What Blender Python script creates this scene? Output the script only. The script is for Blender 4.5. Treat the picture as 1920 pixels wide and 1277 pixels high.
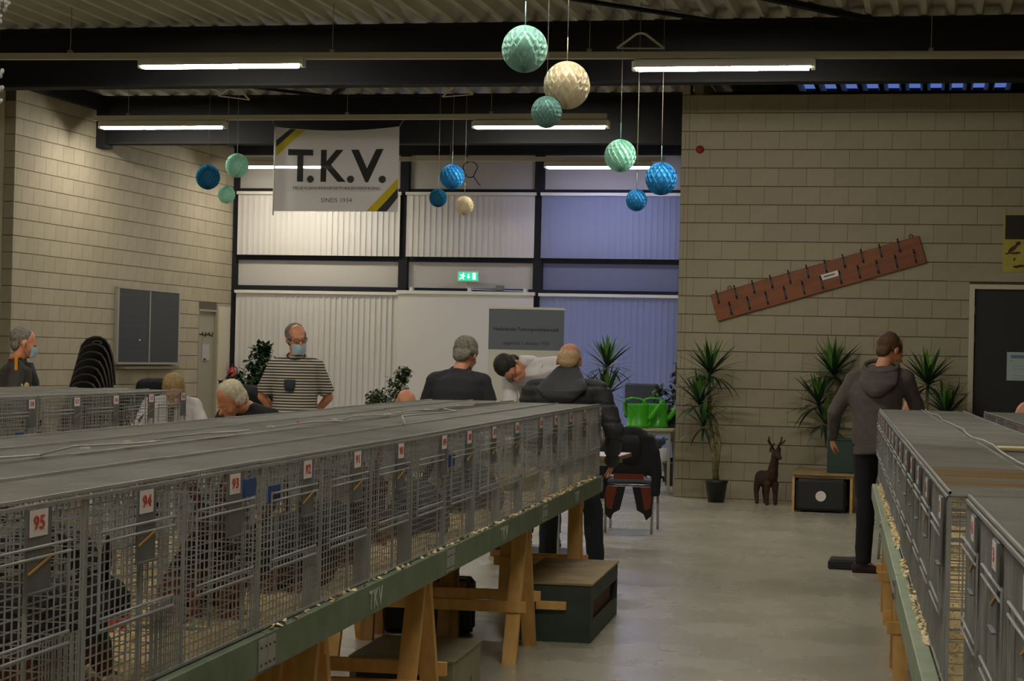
import bpy, bmesh, math, random
from math import sin, cos, pi, radians as R
from mathutils import Vector, Matrix, noise
V = Vector
for o in list(bpy.data.objects):
    bpy.data.objects.remove(o)
SC = bpy.context.scene
COL = SC.collection
rnd = random.Random(7)

# ------------------------------------------------------------------ camera
cam_data = bpy.data.cameras.new('camera')
cam = bpy.data.objects.new('camera', cam_data)
COL.objects.link(cam)
cam_data.sensor_width = 36.0
cam_data.lens = 3633.0 / 1920 * 36.0
cam_data.clip_start = 0.05
cam_data.clip_end = 200
YAW, PITCH, ROLL = 0.21281, 0.00798, 0.02258
cam.matrix_world = (Matrix.Translation((0, 0, 1.5)) @ Matrix.Rotation(YAW, 4, 'Z')
                    @ Matrix.Rotation(pi / 2 + PITCH, 4, 'X') @ Matrix.Rotation(ROLL, 4, 'Z'))
cam_data.dof.use_dof = False
SC.camera = cam
# ------------------------------------------------------------------ world: blue dusk outside
W = bpy.data.worlds.new('dusk')
SC.world = W
W.use_nodes = True
W.node_tree.nodes['Background'].inputs[0].default_value = (0.16, 0.27, 0.80, 1)
W.node_tree.nodes['Background'].inputs[1].default_value = 0.55
SC.view_settings.view_transform = 'Standard'
SC.view_settings.look = 'None'
SC.view_settings.gamma = 1.0
SC.view_settings.use_curve_mapping = False
SC.view_settings.exposure = 0.0
TUBE_STRENGTH = 106.0
SC.cycles.max_bounces = 6
SC.cycles.diffuse_bounces = 4
SC.cycles.glossy_bounces = 3
SC.cycles.transparent_max_bounces = 12
SC.cycles.sample_clamp_indirect = 6.0
SC.cycles.caustics_reflective = False
SC.cycles.caustics_refractive = False

# ------------------------------------------------------------------ helpers
def lin(h):
    h = h.lstrip('#')
    out = []
    for i in (0, 2, 4):
        c = int(h[i:i + 2], 16) / 255
        out.append(c / 12.92 if c <= 0.04045 else ((c + 0.055) / 1.055) ** 2.4)
    return tuple(out) + (1,)

def mat(name, color, rough=0.6, metal=0.0, color2=None, scale=8.0, bump=0.0, bscale=40.0, spec=None, emis=0.0,
        transl=0.0, transp=0.0, detail=4.0, stretch=None, contrast=(0.35, 0.65), coat=0.0):
    m = bpy.data.materials.new(name)
    m.use_nodes = True
    nt = m.node_tree
    b = nt.nodes['Principled BSDF']
    c1 = lin(color) if isinstance(color, str) else color
    b.inputs['Base Color'].default_value = c1
    b.inputs['Roughness'].default_value = rough
    b.inputs['Metallic'].default_value = metal
    if spec is not None:
        b.inputs['Specular IOR Level'].default_value = spec
    if coat:
        b.inputs['Coat Weight'].default_value = coat
        b.inputs['Coat Roughness'].default_value = 0.15
    tc = nt.nodes.new('ShaderNodeTexCoord')
    src = tc.outputs['Object']
    if stretch:
        mp = nt.nodes.new('ShaderNodeMapping')
        mp.inputs['Scale'].default_value = stretch
        nt.links.new(src, mp.inputs[0])
        src = mp.outputs[0]
    if color2:
        n = nt.nodes.new('ShaderNodeTexNoise')
        n.inputs['Scale'].default_value = scale
        n.inputs['Detail'].default_value = detail
        nt.links.new(src, n.inputs['Vector'])
        r = nt.nodes.new('ShaderNodeValToRGB')
        r.color_ramp.elements[0].position = contrast[0]
        r.color_ramp.elements[1].position = contrast[1]
        r.color_ramp.elements[0].color = c1
        r.color_ramp.elements[1].color = lin(color2) if isinstance(color2, str) else color2
        nt.links.new(n.outputs['Fac'], r.inputs[0])
        nt.links.new(r.outputs[0], b.inputs['Base Color'])
    if bump:
        n2 = nt.nodes.new('ShaderNodeTexNoise')
        n2.inputs['Scale'].default_value = bscale
        n2.inputs['Detail'].default_value = 3
        nt.links.new(src, n2.inputs['Vector'])
        bp = nt.nodes.new('ShaderNodeBump')
        bp.inputs['Strength'].default_value = bump
        bp.inputs['Distance'].default_value = 0.01
        nt.links.new(n2.outputs['Fac'], bp.inputs['Height'])
        nt.links.new(bp.outputs[0], b.inputs['Normal'])
    if emis:
        b.inputs['Emission Color'].default_value = c1
        b.inputs['Emission Strength'].default_value = emis
    out = nt.nodes['Material Output']
    last = b.outputs[0]
    if transl:
        t = nt.nodes.new('ShaderNodeBsdfTranslucent')
        t.inputs[0].default_value = c1
        mx = nt.nodes.new('ShaderNodeMixShader')
        mx.inputs[0].default_value = transl
        nt.links.new(last, mx.inputs[1])
        nt.links.new(t.outputs[0], mx.inputs[2])
        last = mx.outputs[0]
    if transp:
        t = nt.nodes.new('ShaderNodeBsdfTransparent')
        mx = nt.nodes.new('ShaderNodeMixShader')
        mx.inputs[0].default_value = transp
        nt.links.new(last, mx.inputs[1])
        nt.links.new(t.outputs[0], mx.inputs[2])
        last = mx.outputs[0]
    nt.links.new(last, out.inputs[0])
    return m

class MB:
    """collects geometry and links it as one mesh object"""
    def __init__(s):
        s.v = []; s.f = []; s.mi = []; s.sm = []
    def add(s, vs, fs, mi=0, smooth=False, M=None):
        b = len(s.v)
        s.v += [tuple(M @ V(p)) if M is not None else tuple(p) for p in vs]
        for f in fs:
            s.f.append([b + i for i in f]); s.mi.append(mi); s.sm.append(smooth)
        return s
    def box(s, x0, y0, z0, x1, y1, z1, mi=0, M=None):
        vs = [(x0, y0, z0), (x1, y0, z0), (x1, y1, z0), (x0, y1, z0), (x0, y0, z1), (x1, y0, z1), (x1, y1, z1), (x0, y1, z1)]
        fs = [(0, 3, 2, 1), (4, 5, 6, 7), (0, 1, 5, 4), (1, 2, 6, 5), (2, 3, 7, 6), (3, 0, 4, 7)]
        return s.add(vs, fs, mi, False, M)
    def bbox(s, x0, y0, z0, x1, y1, z1, b=0.005, mi=0, M=None):
        """box with chamfered vertical and horizontal edges"""
        X = [x0, x0 + b, x1 - b, x1]; Y = [y0, y0 + b, y1 - b, y1]; Z = [z0, z0 + b, z1 - b, z1]
        bm = bmesh.new()
        pts = []
        for i, x in ((0, x0), (1, x1)):
            for j, y in ((0, y0), (1, y1)):
                for k, z in ((0, z0), (1, z1)):
                    sx = b if i == 0 else -b; sy = b if j == 0 else -b; sz = b if k == 0 else -b
                    pts += [(x, y + sy, z + sz), (x + sx, y, z + sz), (x + sx, y + sy, z)]
        for p in pts: bm.verts.new(p)
        bmesh.ops.convex_hull(bm, input=bm.verts)
        bm.verts.ensure_lookup_table()
        vs = [v.co.copy() for v in bm.verts]
        idx = {v: i for i, v in enumerate(bm.verts)}
        fs = [[idx[v] for v in f.verts] for f in bm.faces]
        bm.free()
        return s.add(vs, fs, mi, False, M)
    def bar(s, a, b, w, h=None, mi=0, up=(0, 0, 1), caps=True):
        """rectangular bar from a to b, w across, h along up"""
        a, b = V(a), V(b); h = h or w
        d = (b - a).normalized(); u = V(up)
        x = d.cross(u)
        if x.length < 1e-4: x = d.cross(V((1, 0, 0)))
        x.normalize(); u = x.cross(d).normalized()
        x *= w / 2; u *= h / 2
        vs = [a - x - u, a + x - u, a + x + u, a - x + u, b - x - u, b + x - u, b + x + u, b - x + u]
        fs = [(0, 1, 5, 4), (1, 2, 6, 5), (2, 3, 7, 6), (3, 0, 4, 7)]
        if caps: fs += [(0, 3, 2, 1), (4, 5, 6, 7)]
        return s.add(vs, fs, mi)
    def tube(s, pts, r, seg=8, mi=0, caps=True, smooth=True):
        pts = [V(p) for p in pts]
        n = len(pts)
        rr = r if isinstance(r, (list, tuple)) else [r] * n
        vs = []; fs = []
        prev = None
        for i, p in enumerate(pts):
            d = (pts[min(i + 1, n - 1)] - pts[max(i - 1, 0)]).normalized()
            if prev is None:
                x = d.cross(V((0, 0, 1)))
                if x.length < 1e-3: x = d.cross(V((1, 0, 0)))
            else:
                x = prev - d * prev.dot(d)
            x.normalize(); prev = x
            y = d.cross(x)
            for k in range(seg):
                a = 2 * pi * k / seg
                vs.append(p + (x * cos(a) + y * sin(a)) * rr[i])
        for i in range(n - 1):
            for k in range(seg):
                k2 = (k + 1) % seg
                fs.append((i * seg + k, i * seg + k2, (i + 1) * seg + k2, (i + 1) * seg + k))
        if caps:
            fs.append(tuple(range(seg))[::-1]); fs.append(tuple((n - 1) * seg + k for k in range(seg)))
        return s.add(vs, fs, mi, smooth)
    def lathe(s, prof, seg=24, mi=0, M=None, smooth=True):
        vs = []; fs = []
        for r, z in prof:
            for k in range(seg):
                a = 2 * pi * k / seg
                vs.append((r * cos(a), r * sin(a), z))
        for i in range(len(prof) - 1):
            for k in range(seg):
                k2 = (k + 1) % seg
                fs.append((i * seg + k, i * seg + k2, (i + 1) * seg + k2, (i + 1) * seg + k))
        if prof[0][0] > 1e-5: fs.append(tuple(range(seg))[::-1])
        if prof[-1][0] > 1e-5: fs.append(tuple((len(prof) - 1) * seg + k for k in range(seg)))
        return s.add(vs, fs, mi, smooth, M)
    def sphere(s, c, r, seg=16, rings=10, mi=0, M=None):
        r = r if isinstance(r, (tuple, list)) else (r, r, r)
        T = Matrix.Translation(c) @ (M.to_4x4() if M is not None else Matrix()) @ Matrix.Diagonal((r[0], r[1], r[2], 1))
        prof = [(max(sin(pi * i / rings), 1e-6), -cos(pi * i / rings)) for i in range(rings + 1)]
        return s.lathe(prof, seg, mi, T)
    def prism(s, pts, z0, z1, mi=0, M=None):
        n = len(pts)
        vs = [(p[0], p[1], z0) for p in pts] + [(p[0], p[1], z1) for p in pts]
        fs = [tuple(range(n))[::-1], tuple(range(n, 2 * n))] + [(i, (i + 1) % n, n + (i + 1) % n, n + i) for i in range(n)]
        return s.add(vs, fs, mi, False, M)
    def loft(s, rings, seg=16, mi=0):
        """rings: (center, A, B) with A,B half-axis vectors; closed with small caps"""
        vs = []; fs = []
        for c, A, B in rings:
            c, A, B = V(c), V(A), V(B)
            for k in range(seg):
                a = 2 * pi * k / seg
                vs.append(c + A * cos(a) + B * sin(a))
        for i in range(len(rings) - 1):
            for k in range(seg):
                k2 = (k + 1) % seg
                fs.append((i * seg + k, i * seg + k2, (i + 1) * seg + k2, (i + 1) * seg + k))
        fs.append(tuple(range(seg))[::-1]); fs.append(tuple((len(rings) - 1) * seg + k for k in range(seg)))
        return s.add(vs, fs, mi, True)
    def cap(s, p0, r0, p1, r1, seg=12):
        """tapered limb with rounded ends"""
        s.tube([p0, V(p0).lerp(V(p1), 0.5), p1], [r0, (r0 + r1) / 2, r1], seg)
        s.sphere(V(p0), r0, seg, 8); s.sphere(V(p1), r1, seg, 8)
        return s
    def mesh(s, name, mats):
        me = bpy.data.meshes.new(name)
        me.from_pydata(s.v, [], s.f)
        for m in (mats if isinstance(mats, (list, tuple)) else [mats]): me.materials.append(m)
        me.polygons.foreach_set('material_index', s.mi)
        me.polygons.foreach_set('use_smooth', s.sm)
        me.update()
        return me
    def build(s, name, mats, parent=None, loc=None, rz=None):
        return link(name, s.mesh(name, mats), parent, loc, rz)

def link(name, me, parent=None, loc=None, rz=None, M=None):
    o = bpy.data.objects.new(name, me)
    COL.objects.link(o)
    if parent is not None: o.parent = parent
    if M is not None: o.matrix_local = M
    if loc is not None: o.location = loc
    if rz is not None: o.rotation_euler = (0, 0, rz)
    return o

def tag(o, label=None, cat=None, group=None, kind=None):
    if label: o['label'] = label
    if cat: o['category'] = cat
    if group: o['group'] = group
    if kind: o['kind'] = kind
    return o

def thing(name, label, cat, loc=(0, 0, 0), rz=0.0, group=None):
    o = bpy.data.objects.new(name, None)
    COL.objects.link(o)
    o.empty_display_size = 0.1
    o.location = loc; o.rotation_euler = (0, 0, rz)
    return tag(o, label, cat, group)

def copy_tree(o, parent=None):
    c = o.copy(); COL.objects.link(c)
    if parent is not None: c.parent = parent
    for ch in list(o.children): copy_tree(ch, c)
    return c

AT = -0.044
def tf(x, y, z=0.0):
    """position given in the frame of the cage tables -> world"""
    return V((x + AT * y, y - AT * x, z))
TROT = 0.044

def remesh(mb, voxel, smooth=4, disp=None, mi_fn=None):
    """unite overlapping closed shapes into one continuous surface"""
    me = bpy.data.meshes.new('tmp')
    me.from_pydata(mb.v, [], mb.f)
    o = bpy.data.objects.new('tmp', me)
    COL.objects.link(o)
    m = o.modifiers.new('r', 'REMESH'); m.mode = 'VOXEL'; m.voxel_size = voxel; m.adaptivity = 0
    if smooth:
        s_ = o.modifiers.new('s', 'SMOOTH'); s_.factor = 0.5; s_.iterations = smooth
    bpy.context.view_layer.update()
    dg = bpy.context.evaluated_depsgraph_get()
    out = bpy.data.meshes.new_from_object(o.evaluated_get(dg))
    bpy.data.objects.remove(o); bpy.data.meshes.remove(me)
    out.materials.clear()
    if disp:
        ns = [v.normal.copy() for v in out.vertices]
        for v, n in zip(out.vertices, ns): v.co = v.co + n * disp(v.co)
    out.polygons.foreach_set('use_smooth', [True] * len(out.polygons))
    out.update()
    return out

def text_mesh(s, size, mats, bold=0.0, align='CENTER', depth=0.0006, space=1.0, shear=0.0):
    cu = bpy.data.curves.new('t', 'FONT')
    cu.body = s; cu.size = size; cu.offset = bold; cu.align_x = align; cu.align_y = 'CENTER'
    cu.extrude = depth; cu.space_character = space; cu.resolution_u = 2
    o = bpy.data.objects.new('t', cu); COL.objects.link(o)
    bpy.context.view_layer.update()
    dg = bpy.context.evaluated_depsgraph_get()
    me = bpy.data.meshes.new_from_object(o.evaluated_get(dg))
    bpy.data.objects.remove(o); bpy.data.curves.remove(cu)
    me.materials.clear(); me.materials.append(mats)
    return me

def face_matrix(right, up, pos):
    r = V(right).normalized(); u = V(up).normalized(); n = r.cross(u)
    M = Matrix((r, u, n)).transposed().to_4x4()
    M.translation = V(pos)
    return M

# ------------------------------------------------------------------ materials
M_block = mat('sand_lime_block', '#a19780', 0.85, color2='#968c75', scale=2.5, bump=0.15, bscale=60)
M_block_b = mat('sand_lime_block_b', '#9d937c', 0.85, color2='#928871', scale=2.5, bump=0.15, bscale=60)
M_mortar = mat('mortar', '#4e4738', 0.95)
M_steel = mat('anthracite_steel', '#1b1b1c', 0.75, color2='#201f20', scale=3, spec=0.25)
M_deck = mat('deck_coated_steel', '#cfcab8', 0.55, color2='#c2bdaa', scale=1.5)
M_wall_plain = mat('painted_wall', '#aaa18a', 0.9)
M_white_metal = mat('white_enamel', '#d8d5c8', 0.4)
M_cream_metal = mat('cream_trunking', '#b9b29c', 0.5)
M_tube = mat('fluorescent_tube', '#fdf8ec', emis=TUBE_STRENGTH)
M_tube_cool = mat('cool_fluorescent_tube', '#c9ccff', emis=TUBE_STRENGTH * 0.6)
M_blind = mat('blind_fabric', '#d9d3c8', 0.9, transl=0.12, bump=0.05, bscale=200)
M_blind_bluelit = mat('blue_lit_blind_fabric', '#d6d8e2', 0.9, transl=0.72)  # bluer daylight of the right window put into the cloth's tint and translucency
M_panel = mat('frosted_panel', '#c0bab0', 0.7, transl=0.12)
M_panel_bluelit = mat('blue_lit_frosted_panel', '#b8b8c6', 0.7, transl=0.7)  # copy of the panel with the blue dusk light put into its colour
M_screen = mat('projection_screen', '#d2cec6', 0.8)
M_glass = mat('window_glass', '#dfe8f2', 0.05, transp=0.9)
M_wire = mat('galvanised_wire', '#a3a4a2', 0.5, 0.15, color2='#90918f', scale=6)
M_lid = mat('galvanised_lid_wire', '#adada8', 0.5, 0.1, color2='#9a9a92', scale=3)
M_lid_rust = mat('rusty_lid_wire', '#a07a3c', 0.7, 0.0, color2='#99978c', scale=4, stretch=(0.6, 3, 1))
M_plate = mat('galvanised_plate', '#767777', 0.45, 0.3, color2='#6a6b6b', scale=14)
M_card = mat('white_card', '#e6dcd8', 0.8)
M_red = mat('red_print', '#c2402f', 0.7)
M_band = mat('rubber_band', '#b98a3d', 0.6)
M_bluetag = mat('blue_plastic_tag', '#26447e', 0.5)
M_green = mat('green_painted_timber', '#6f7d63', 0.55, color2='#5d6b53', scale=9, stretch=(1, 1, 1))
M_green_r = mat('pale_green_painted_timber', '#9aa588', 0.5, color2='#849274', scale=7)
M_zinc = mat('zinc_bracket', '#a7a79f', 0.45, 0.4)
M_stencil = mat('white_stencil_paint', '#b9bfb2', 0.8)
M_pine = mat('pine_timber', '#dfb26c', 0.6, color2='#c8964c', scale=3, stretch=(8, 8, 1.2), contrast=(0.3, 0.75))
M_pine_d = mat('darker_pine_timber', '#a37a44', 0.6, color2='#8e6636', scale=3, stretch=(8, 8, 1.2))
M_board = mat('table_board', '#8b8163', 0.8)
M_shav = mat('wood_shavings', '#fbe7b8', 0.9, color2='#f0d094', scale=55, bump=0.6, bscale=90)
M_flake = mat('shaving_flake', '#fdecc4', 0.9, color2='#efd49a', scale=30)
M_hay = mat('hay', '#c9b15f', 0.9, color2='#a88f40', scale=60)
M_ply = mat('worn_plywood', '#a38a5e', 0.7, color2='#6f5b3c', scale=6, contrast=(0.3, 0.8))
M_crate_green = mat('dark_green_crate_paint', '#36433a', 0.6, color2='#2c382f', scale=8)
M_crate_or = mat('orange_varnished_plywood', '#e8a02c', 0.5, color2='#d88f22', scale=5)
M_grey_box = mat('grey_painted_wood', '#99937c', 0.6, color2='#8a846e', scale=5)
M_lightwood = mat('light_birch', '#c9a567', 0.5, color2='#bb9657', scale=6, stretch=(1, 1, 6))
M_black = mat('black_plastic', '#17181a', 0.45)
M_blackcloth = mat('black_cloth', '#16171a', 0.9, bump=0.2, bscale=60)
M_navy = mat('navy_suitcase', '#1f2734', 0.5)
M_chrome = mat('chrome', '#a9a9a9', 0.25, 0.9)
M_orange_lining = mat('orange_red_lining', '#66260f', 0.85)
M_leaf = mat('dracaena_leaf', '#1d3a1e', 0.5, color2='#27482a', scale=4)
M_leaf_l = mat('dracaena_leaf_light', '#5c8a2c', 0.45, color2='#3f6d27', scale=4)
M_leaf_f = mat('ficus_leaf', '#31452b', 0.5, color2='#4b5f3a', scale=9)
M_trunk = mat('palm_trunk', '#8e8058', 0.8, color2='#5f5537', scale=14, bump=0.4, bscale=30)
M_pot = mat('black_plant_pot', '#1d1d1d', 0.5)
M_whitepot = mat('white_plant_pot', '#c8c8c6', 0.4)
M_rattan = mat('brown_wicker', '#4a2c1a', 0.8, color2='#2e1a10', scale=60, bump=0.8, bscale=90)
M_board_wood = mat('mahogany_board', '#87481a', 0.55, color2='#743c14', scale=3, stretch=(1, 6, 6))
M_iron = mat('black_iron_hook', '#141416', 0.4)
M_slate = mat('blackboard_slate', '#33363a', 0.8)
M_slate_line = mat('blackboard_ruling', '#43474b', 0.8)
M_alu = mat('aluminium_frame', '#9c9a90', 0.4, 0.4)
M_doorgrey = mat('grey_beige_door', '#8f8a76', 0.6)
M_frame_cream = mat('cream_door_frame', '#c2b99f', 0.5)
M_doordark = mat('dark_door_panel', '#1c1b1d', 0.6)
M_paper = mat('pinned_paper', '#a9b6b2', 0.8)
M_paper_b = mat('paper_header_print', '#5f7f95', 0.8)
M_poster_y = mat('poster_yellow_ground', '#b1a447', 0.7, color2='#a29a3c', scale=8)
M_poster_d = mat('poster_dark_ground', '#2b241d', 0.8)
M_poster_p = mat('poster_bird_print', '#6b3a1c', 0.8, color2='#2f2d25', scale=30)
M_redlamp = mat('red_alarm_plastic', '#8c1f1c', 0.3)
M_exit_g = mat('exit_sign_green', '#17b583', emis=1.3)
M_exit_w = mat('exit_sign_white', '#d9fff0', emis=1.6)
M_cloth_w = mat('banner_cloth', '#dcd8d4', 0.8, transl=0.4, transp=0.035)
M_print_k = mat('banner_black_print', '#25231f', 0.8, transp=0.05)
M_print_y = mat('banner_yellow_print', '#c9b41c', 0.8, transl=0.2)
M_print_g = mat('banner_grey_print', '#4b4844', 0.8)
M_roll = mat('grey_rollup_print', '#676e75', 0.6)
M_roll_w = mat('white_rollup_print', '#cfc9bb', 0.6)
M_roll_t = mat('rollup_lettering', '#23262a', 0.7)
M_string = mat('string', '#a9a18a', 0.9)
M_string_t = mat('turquoise_string', '#7fb3ae', 0.9)
M_can = mat('green_watering_can_plastic', '#3fae1e', 0.35)
M_fruit = mat('red_fruit', '#c0301c', 0.35)
M_crate_k = mat('dark_grey_crate_plastic', '#2b2e33', 0.5)
M_chair_b = mat('blue_grey_upholstery', '#3c4250', 0.8)
M_tabletop = mat('pale_tabletop', '#b4ab92', 0.4)
M_white_top = mat('white_tabletop', '#c9c4bd', 0.35)
M_brown_edge = mat('brown_table_edge', '#8d5a35', 0.5)
M_tinsel = mat('white_tinsel', '#dcdde2', 0.4)
M_skin = mat('skin', '#c98a6a', 0.55, color2='#bd7b5d', scale=12)
M_skin_red = mat('ruddy_skin', '#d6946f', 0.5, color2='#cb8462', scale=12)
M_eye = mat('eye', '#2a211b', 0.2)

# concrete floor
M_floor = mat('polished_concrete', '#bbb5a4', 0.28, color2='#ada797', scale=0.7, bump=0.008, bscale=5, detail=6)
nt = M_floor.node_tree
tcn = nt.nodes.new('ShaderNodeTexCoord'); nz = nt.nodes.new('ShaderNodeTexNoise'); nz.inputs['Scale'].default_value = 1.8; nz.inputs['Detail'].default_value = 6
mr = nt.nodes.new('ShaderNodeMapRange'); mr.inputs[3].default_value = 0.16; mr.inputs[4].default_value = 0.38
nt.links.new(tcn.outputs['Object'], nz.inputs['Vector']); nt.links.new(nz.outputs['Fac'], mr.inputs[0]); nt.links.new(mr.outputs[0], nt.nodes['Principled BSDF'].inputs['Roughness'])

def stripes_mat(name, ca, cb, period, duty=0.5, axis='Z'):
    m = mat(name, ca, 0.85, bump=0.1, bscale=90)
    nt = m.node_tree
    tc = nt.nodes.new('ShaderNodeTexCoord'); sp = nt.nodes.new('ShaderNodeSeparateXYZ')
    nt.links.new(tc.outputs['Object'], sp.inputs[0])
    dv = nt.nodes.new('ShaderNodeMath'); dv.operation = 'DIVIDE'; dv.inputs[1].default_value = period
    nt.links.new(sp.outputs[axis], dv.inputs[0])
    fr = nt.nodes.new('ShaderNodeMath'); fr.operation = 'FRACT'; nt.links.new(dv.outputs[0], fr.inputs[0])
    lt = nt.nodes.new('ShaderNodeMath'); lt.operation = 'LESS_THAN'; lt.inputs[1].default_value = duty; nt.links.new(fr.outputs[0], lt.inputs[0])
    mx = nt.nodes.new('ShaderNodeMix'); mx.data_type = 'RGBA'
    mx.inputs[6].default_value = lin(ca); mx.inputs[7].default_value = lin(cb)
    nt.links.new(lt.outputs[0], mx.inputs[0]); nt.links.new(mx.outputs[2], nt.nodes['Principled BSDF'].inputs['Base Color'])
    return m
# ================================================================== SETTING
YR = 21.1            # plane of the block wall on the right
def struct(o): o['kind'] = 'structure'; return o
# floor
struct(MB().box(-13, -3.2, -0.12, 4.3, 30.2, 0).build('floor', M_floor))
# outdoor ground seen past the glass
tag(MB().box(-16, 30.25, -0.3, 8, 44, -0.05).build('outdoor_paving', mat('outdoor_paving', '#6c6c68', 0.9)), kind='structure')

def block_wall(name, origin, udir, length, rows, bl=0.30, bh=0.20, u0=0.0, skip=None, pick=None, thick=0.12, ndir=None, phase=0.0, gap=0.006):
    """mortar slab with single blocks standing 5 mm proud; blocks beyond `pick` are joined into one part"""
    u = V(udir).normalized(); n = V(ndir)
    z = V((0, 0, 1))
    mb = MB()
    o = V(origin)
    Ms = Matrix((u, n, z)).transposed().to_4x4(); Ms.translation = o
    for (a, b, c, d) in (skip.get('slab') if skip else [(0, length, 0, rows * bh)]):
        mb.box(a, -thick, c, b, 0, d, M=Ms)
    w = struct(mb.build(name, M_mortar))
    proto = {}
    cnt = []
    def block_mesh(w_, h_, k):
        key = (round(w_, 3), round(h_, 3), k)
        if key not in proto:
            b = MB(); e = gap / 2; g = 0.0008; t = 0.007; c = 0.003; k_ = 0.0012
            vs = [(g, 0, e), (w_ - g, 0, e), (w_ - g, 0, h_ - e), (g, 0, h_ - e),
                  (g + k_, t, e + c), (w_ - g - k_, t, e + c), (w_ - g - k_, t, h_ - e - c), (g + k_, t, h_ - e - c)]
            fs = [(4, 5, 6, 7), (0, 1, 5, 4), (1, 2, 6, 5), (2, 3, 7, 6), (3, 0, 4, 7)]
            b.add(vs, fs)
            proto[key] = (b, b.mesh('block', M_block if k == 0 else M_block_b))
        return proto[key]
    rest = MB()
    for r in range(rows):
        off = phase + (0.5 * bl if r % 2 else 0.0)
        x = -off
        while x < length - 1e-4:
            a, b_ = max(x, 0), min(x + bl, length)
            x += bl
            if b_ - a < 0.03: continue
            zz = r * bh
            segs = [(a, b_)]
            if skip and 'holes' in skip:
                for (ha, hb, hc, hd) in skip['holes']:
                    if zz + bh > hc + 1e-4 and zz < hd - 1e-4:
                        ns_ = []
                        for s0, s1 in segs:
                            if s1 <= ha or s0 >= hb: ns_.append((s0, s1))
                            else:
                                if ha - s0 > 0.03: ns_.append((s0, ha))
                                if s1 - hb > 0.03: ns_.append((hb, s1))
                        segs = ns_
            for s0, s1 in segs:
                cnt.append((s0, s1, zz))
    for i, (s0, s1, zz) in enumerate(cnt):
        b, me = block_mesh(s1 - s0, bh, 0 if rnd.random() < 0.6 else 1)
        M = Matrix((u, n, z)).transposed().to_4x4(); M.translation = o + u * s0 + z * zz
        if pick(s0, zz): link('block', me, w, M=M)
        else: rest.add(b.v, b.f, M=M)
    if rest.v:
        ro = rest.build('far_blocks', M_block, w); ro['kind'] = 'stuff'
    return w

# right block wall: starts with a narrow pier of end blocks
DX0, DX1, DZ = 0.39, 1.75, 2.37      # door opening
XW0 = -2.625
wr = block_wall('wall_right', (XW0, YR, 0), (1, 0, 0), 6.6, 22, ndir=(0, -1, 0), phase=0.07,
                skip={'slab': [(0, DX0 - XW0, 0, 4.4), (DX0 - XW0, DX1 - XW0, DZ, 4.4), (DX1 - XW0, 6.6, 0, 4.4)],
                      'holes': [(DX0 - XW0, DX1 - XW0, 0, DZ)]},
                pick=lambda s, z: s < 3.85 and z > 0.1)
wp = block_wall('trim_1', (XW0 - 0.085, YR, 0), (1, 0, 0), 0.085, 23, ndir=(0, -1, 0), bl=0.085,
                pick=lambda s, z: True, thick=0.25)
# left block wall (seen obliquely) with a pier where it steps out
LW0 = V((-10.672, 21.2, 0)); LWD = V((0.021, 1, 0)).normalized()
def lw(y, off=0.0, z=0.0):
    p = LW0 + LWD * ((y - 21.2) / LWD.y); n = V((LWD.y, -LWD.x, 0))
    p = p + n * off; p.z = z; return p
LN = V((LWD.y, -LWD.x, 0)); LROT = math.atan2(-LWD.x, LWD.y)
block_wall('wall_left', LW0, LWD, 7.15, 23, ndir=LN, phase=0.1,
           skip={'slab': [(0, 5.72, 0, 4.6), (5.72, 6.42, 2.09, 4.6), (6.42, 7.15, 0, 4.6)], 'holes': [(5.72, 6.42, 0, 2.09)]},
           pick=lambda s, z: z > 1.1 and s < 5.3, thick=0.2)
block_wall('trim_2', (-10.672 - 0.125, 21.2, 0), (1, 0, 0), 0.125, 22, ndir=(0, -1, 0), bl=0.3,
           pick=lambda s, z: z > 0.9, thick=0.2)
# nearer left wall with a glazed door in it
fl = MB()
fl.box(-12.6, 21.16, 0, -10.80, 21.36, 4.7)
struct(fl.build('wall_left_return', M_frame_cream))
d2 = thing('door_2', None, None, (-10.93, 21.16, 0)); d2['kind'] = 'structure'
b = MB(); b.box(-0.95, -0.05, 0, -0.87, 0, 2.5); b.box(-0.05, -0.05, 0, 0.0, 0, 2.5); b.box(-0.87, -0.05, 2.43, -0.05, 0, 2.5); b.box(-0.87, -0.05, 0, -0.05, 0, 0.2)
b.build('door_frame', M_frame_cream, d2)
MB().box(-0.87, -0.03, 0.2, -0.05, -0.02, 2.43).build('glass_pane', mat('green_tinted_glass', '#a9b69a', 0.15), d2)
MB().tube([(-0.12, -0.055, 1.0), (-0.12, -0.09, 1.0), (-0.22, -0.09, 1.0)], 0.01).build('handle', M_chrome, d2)
struct(MB().box(-12.7, -3.2, 0, -12.5, 21.4, 4.9).build('wall_west', M_wall_plain))
struct(MB().box(-12.7, -3.3, 0, 4.2, -3.1, 4.9).build('wall_back', M_wall_plain))
struct(MB().box(4.0, -3.2, 0, 4.2, 30, 4.9).build('wall_east', M_wall_plain))
struct(MB().box(-2.60, 21.25, 0, -2.5, 28.2, 4.62).build('wall_light_stop', M_wall_plain))  # unseen wall added to stop outside light leaking to the deck
struct(MB().box(-10.9, 28.3, 0, -10.54, 28.5, 4.9).build('trim_3', M_frame_cream))
struct(MB().box(-2.5, 28.3, 0, 4.1, 28.5, 4.9).build('wall_far', M_wall_plain))

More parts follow.
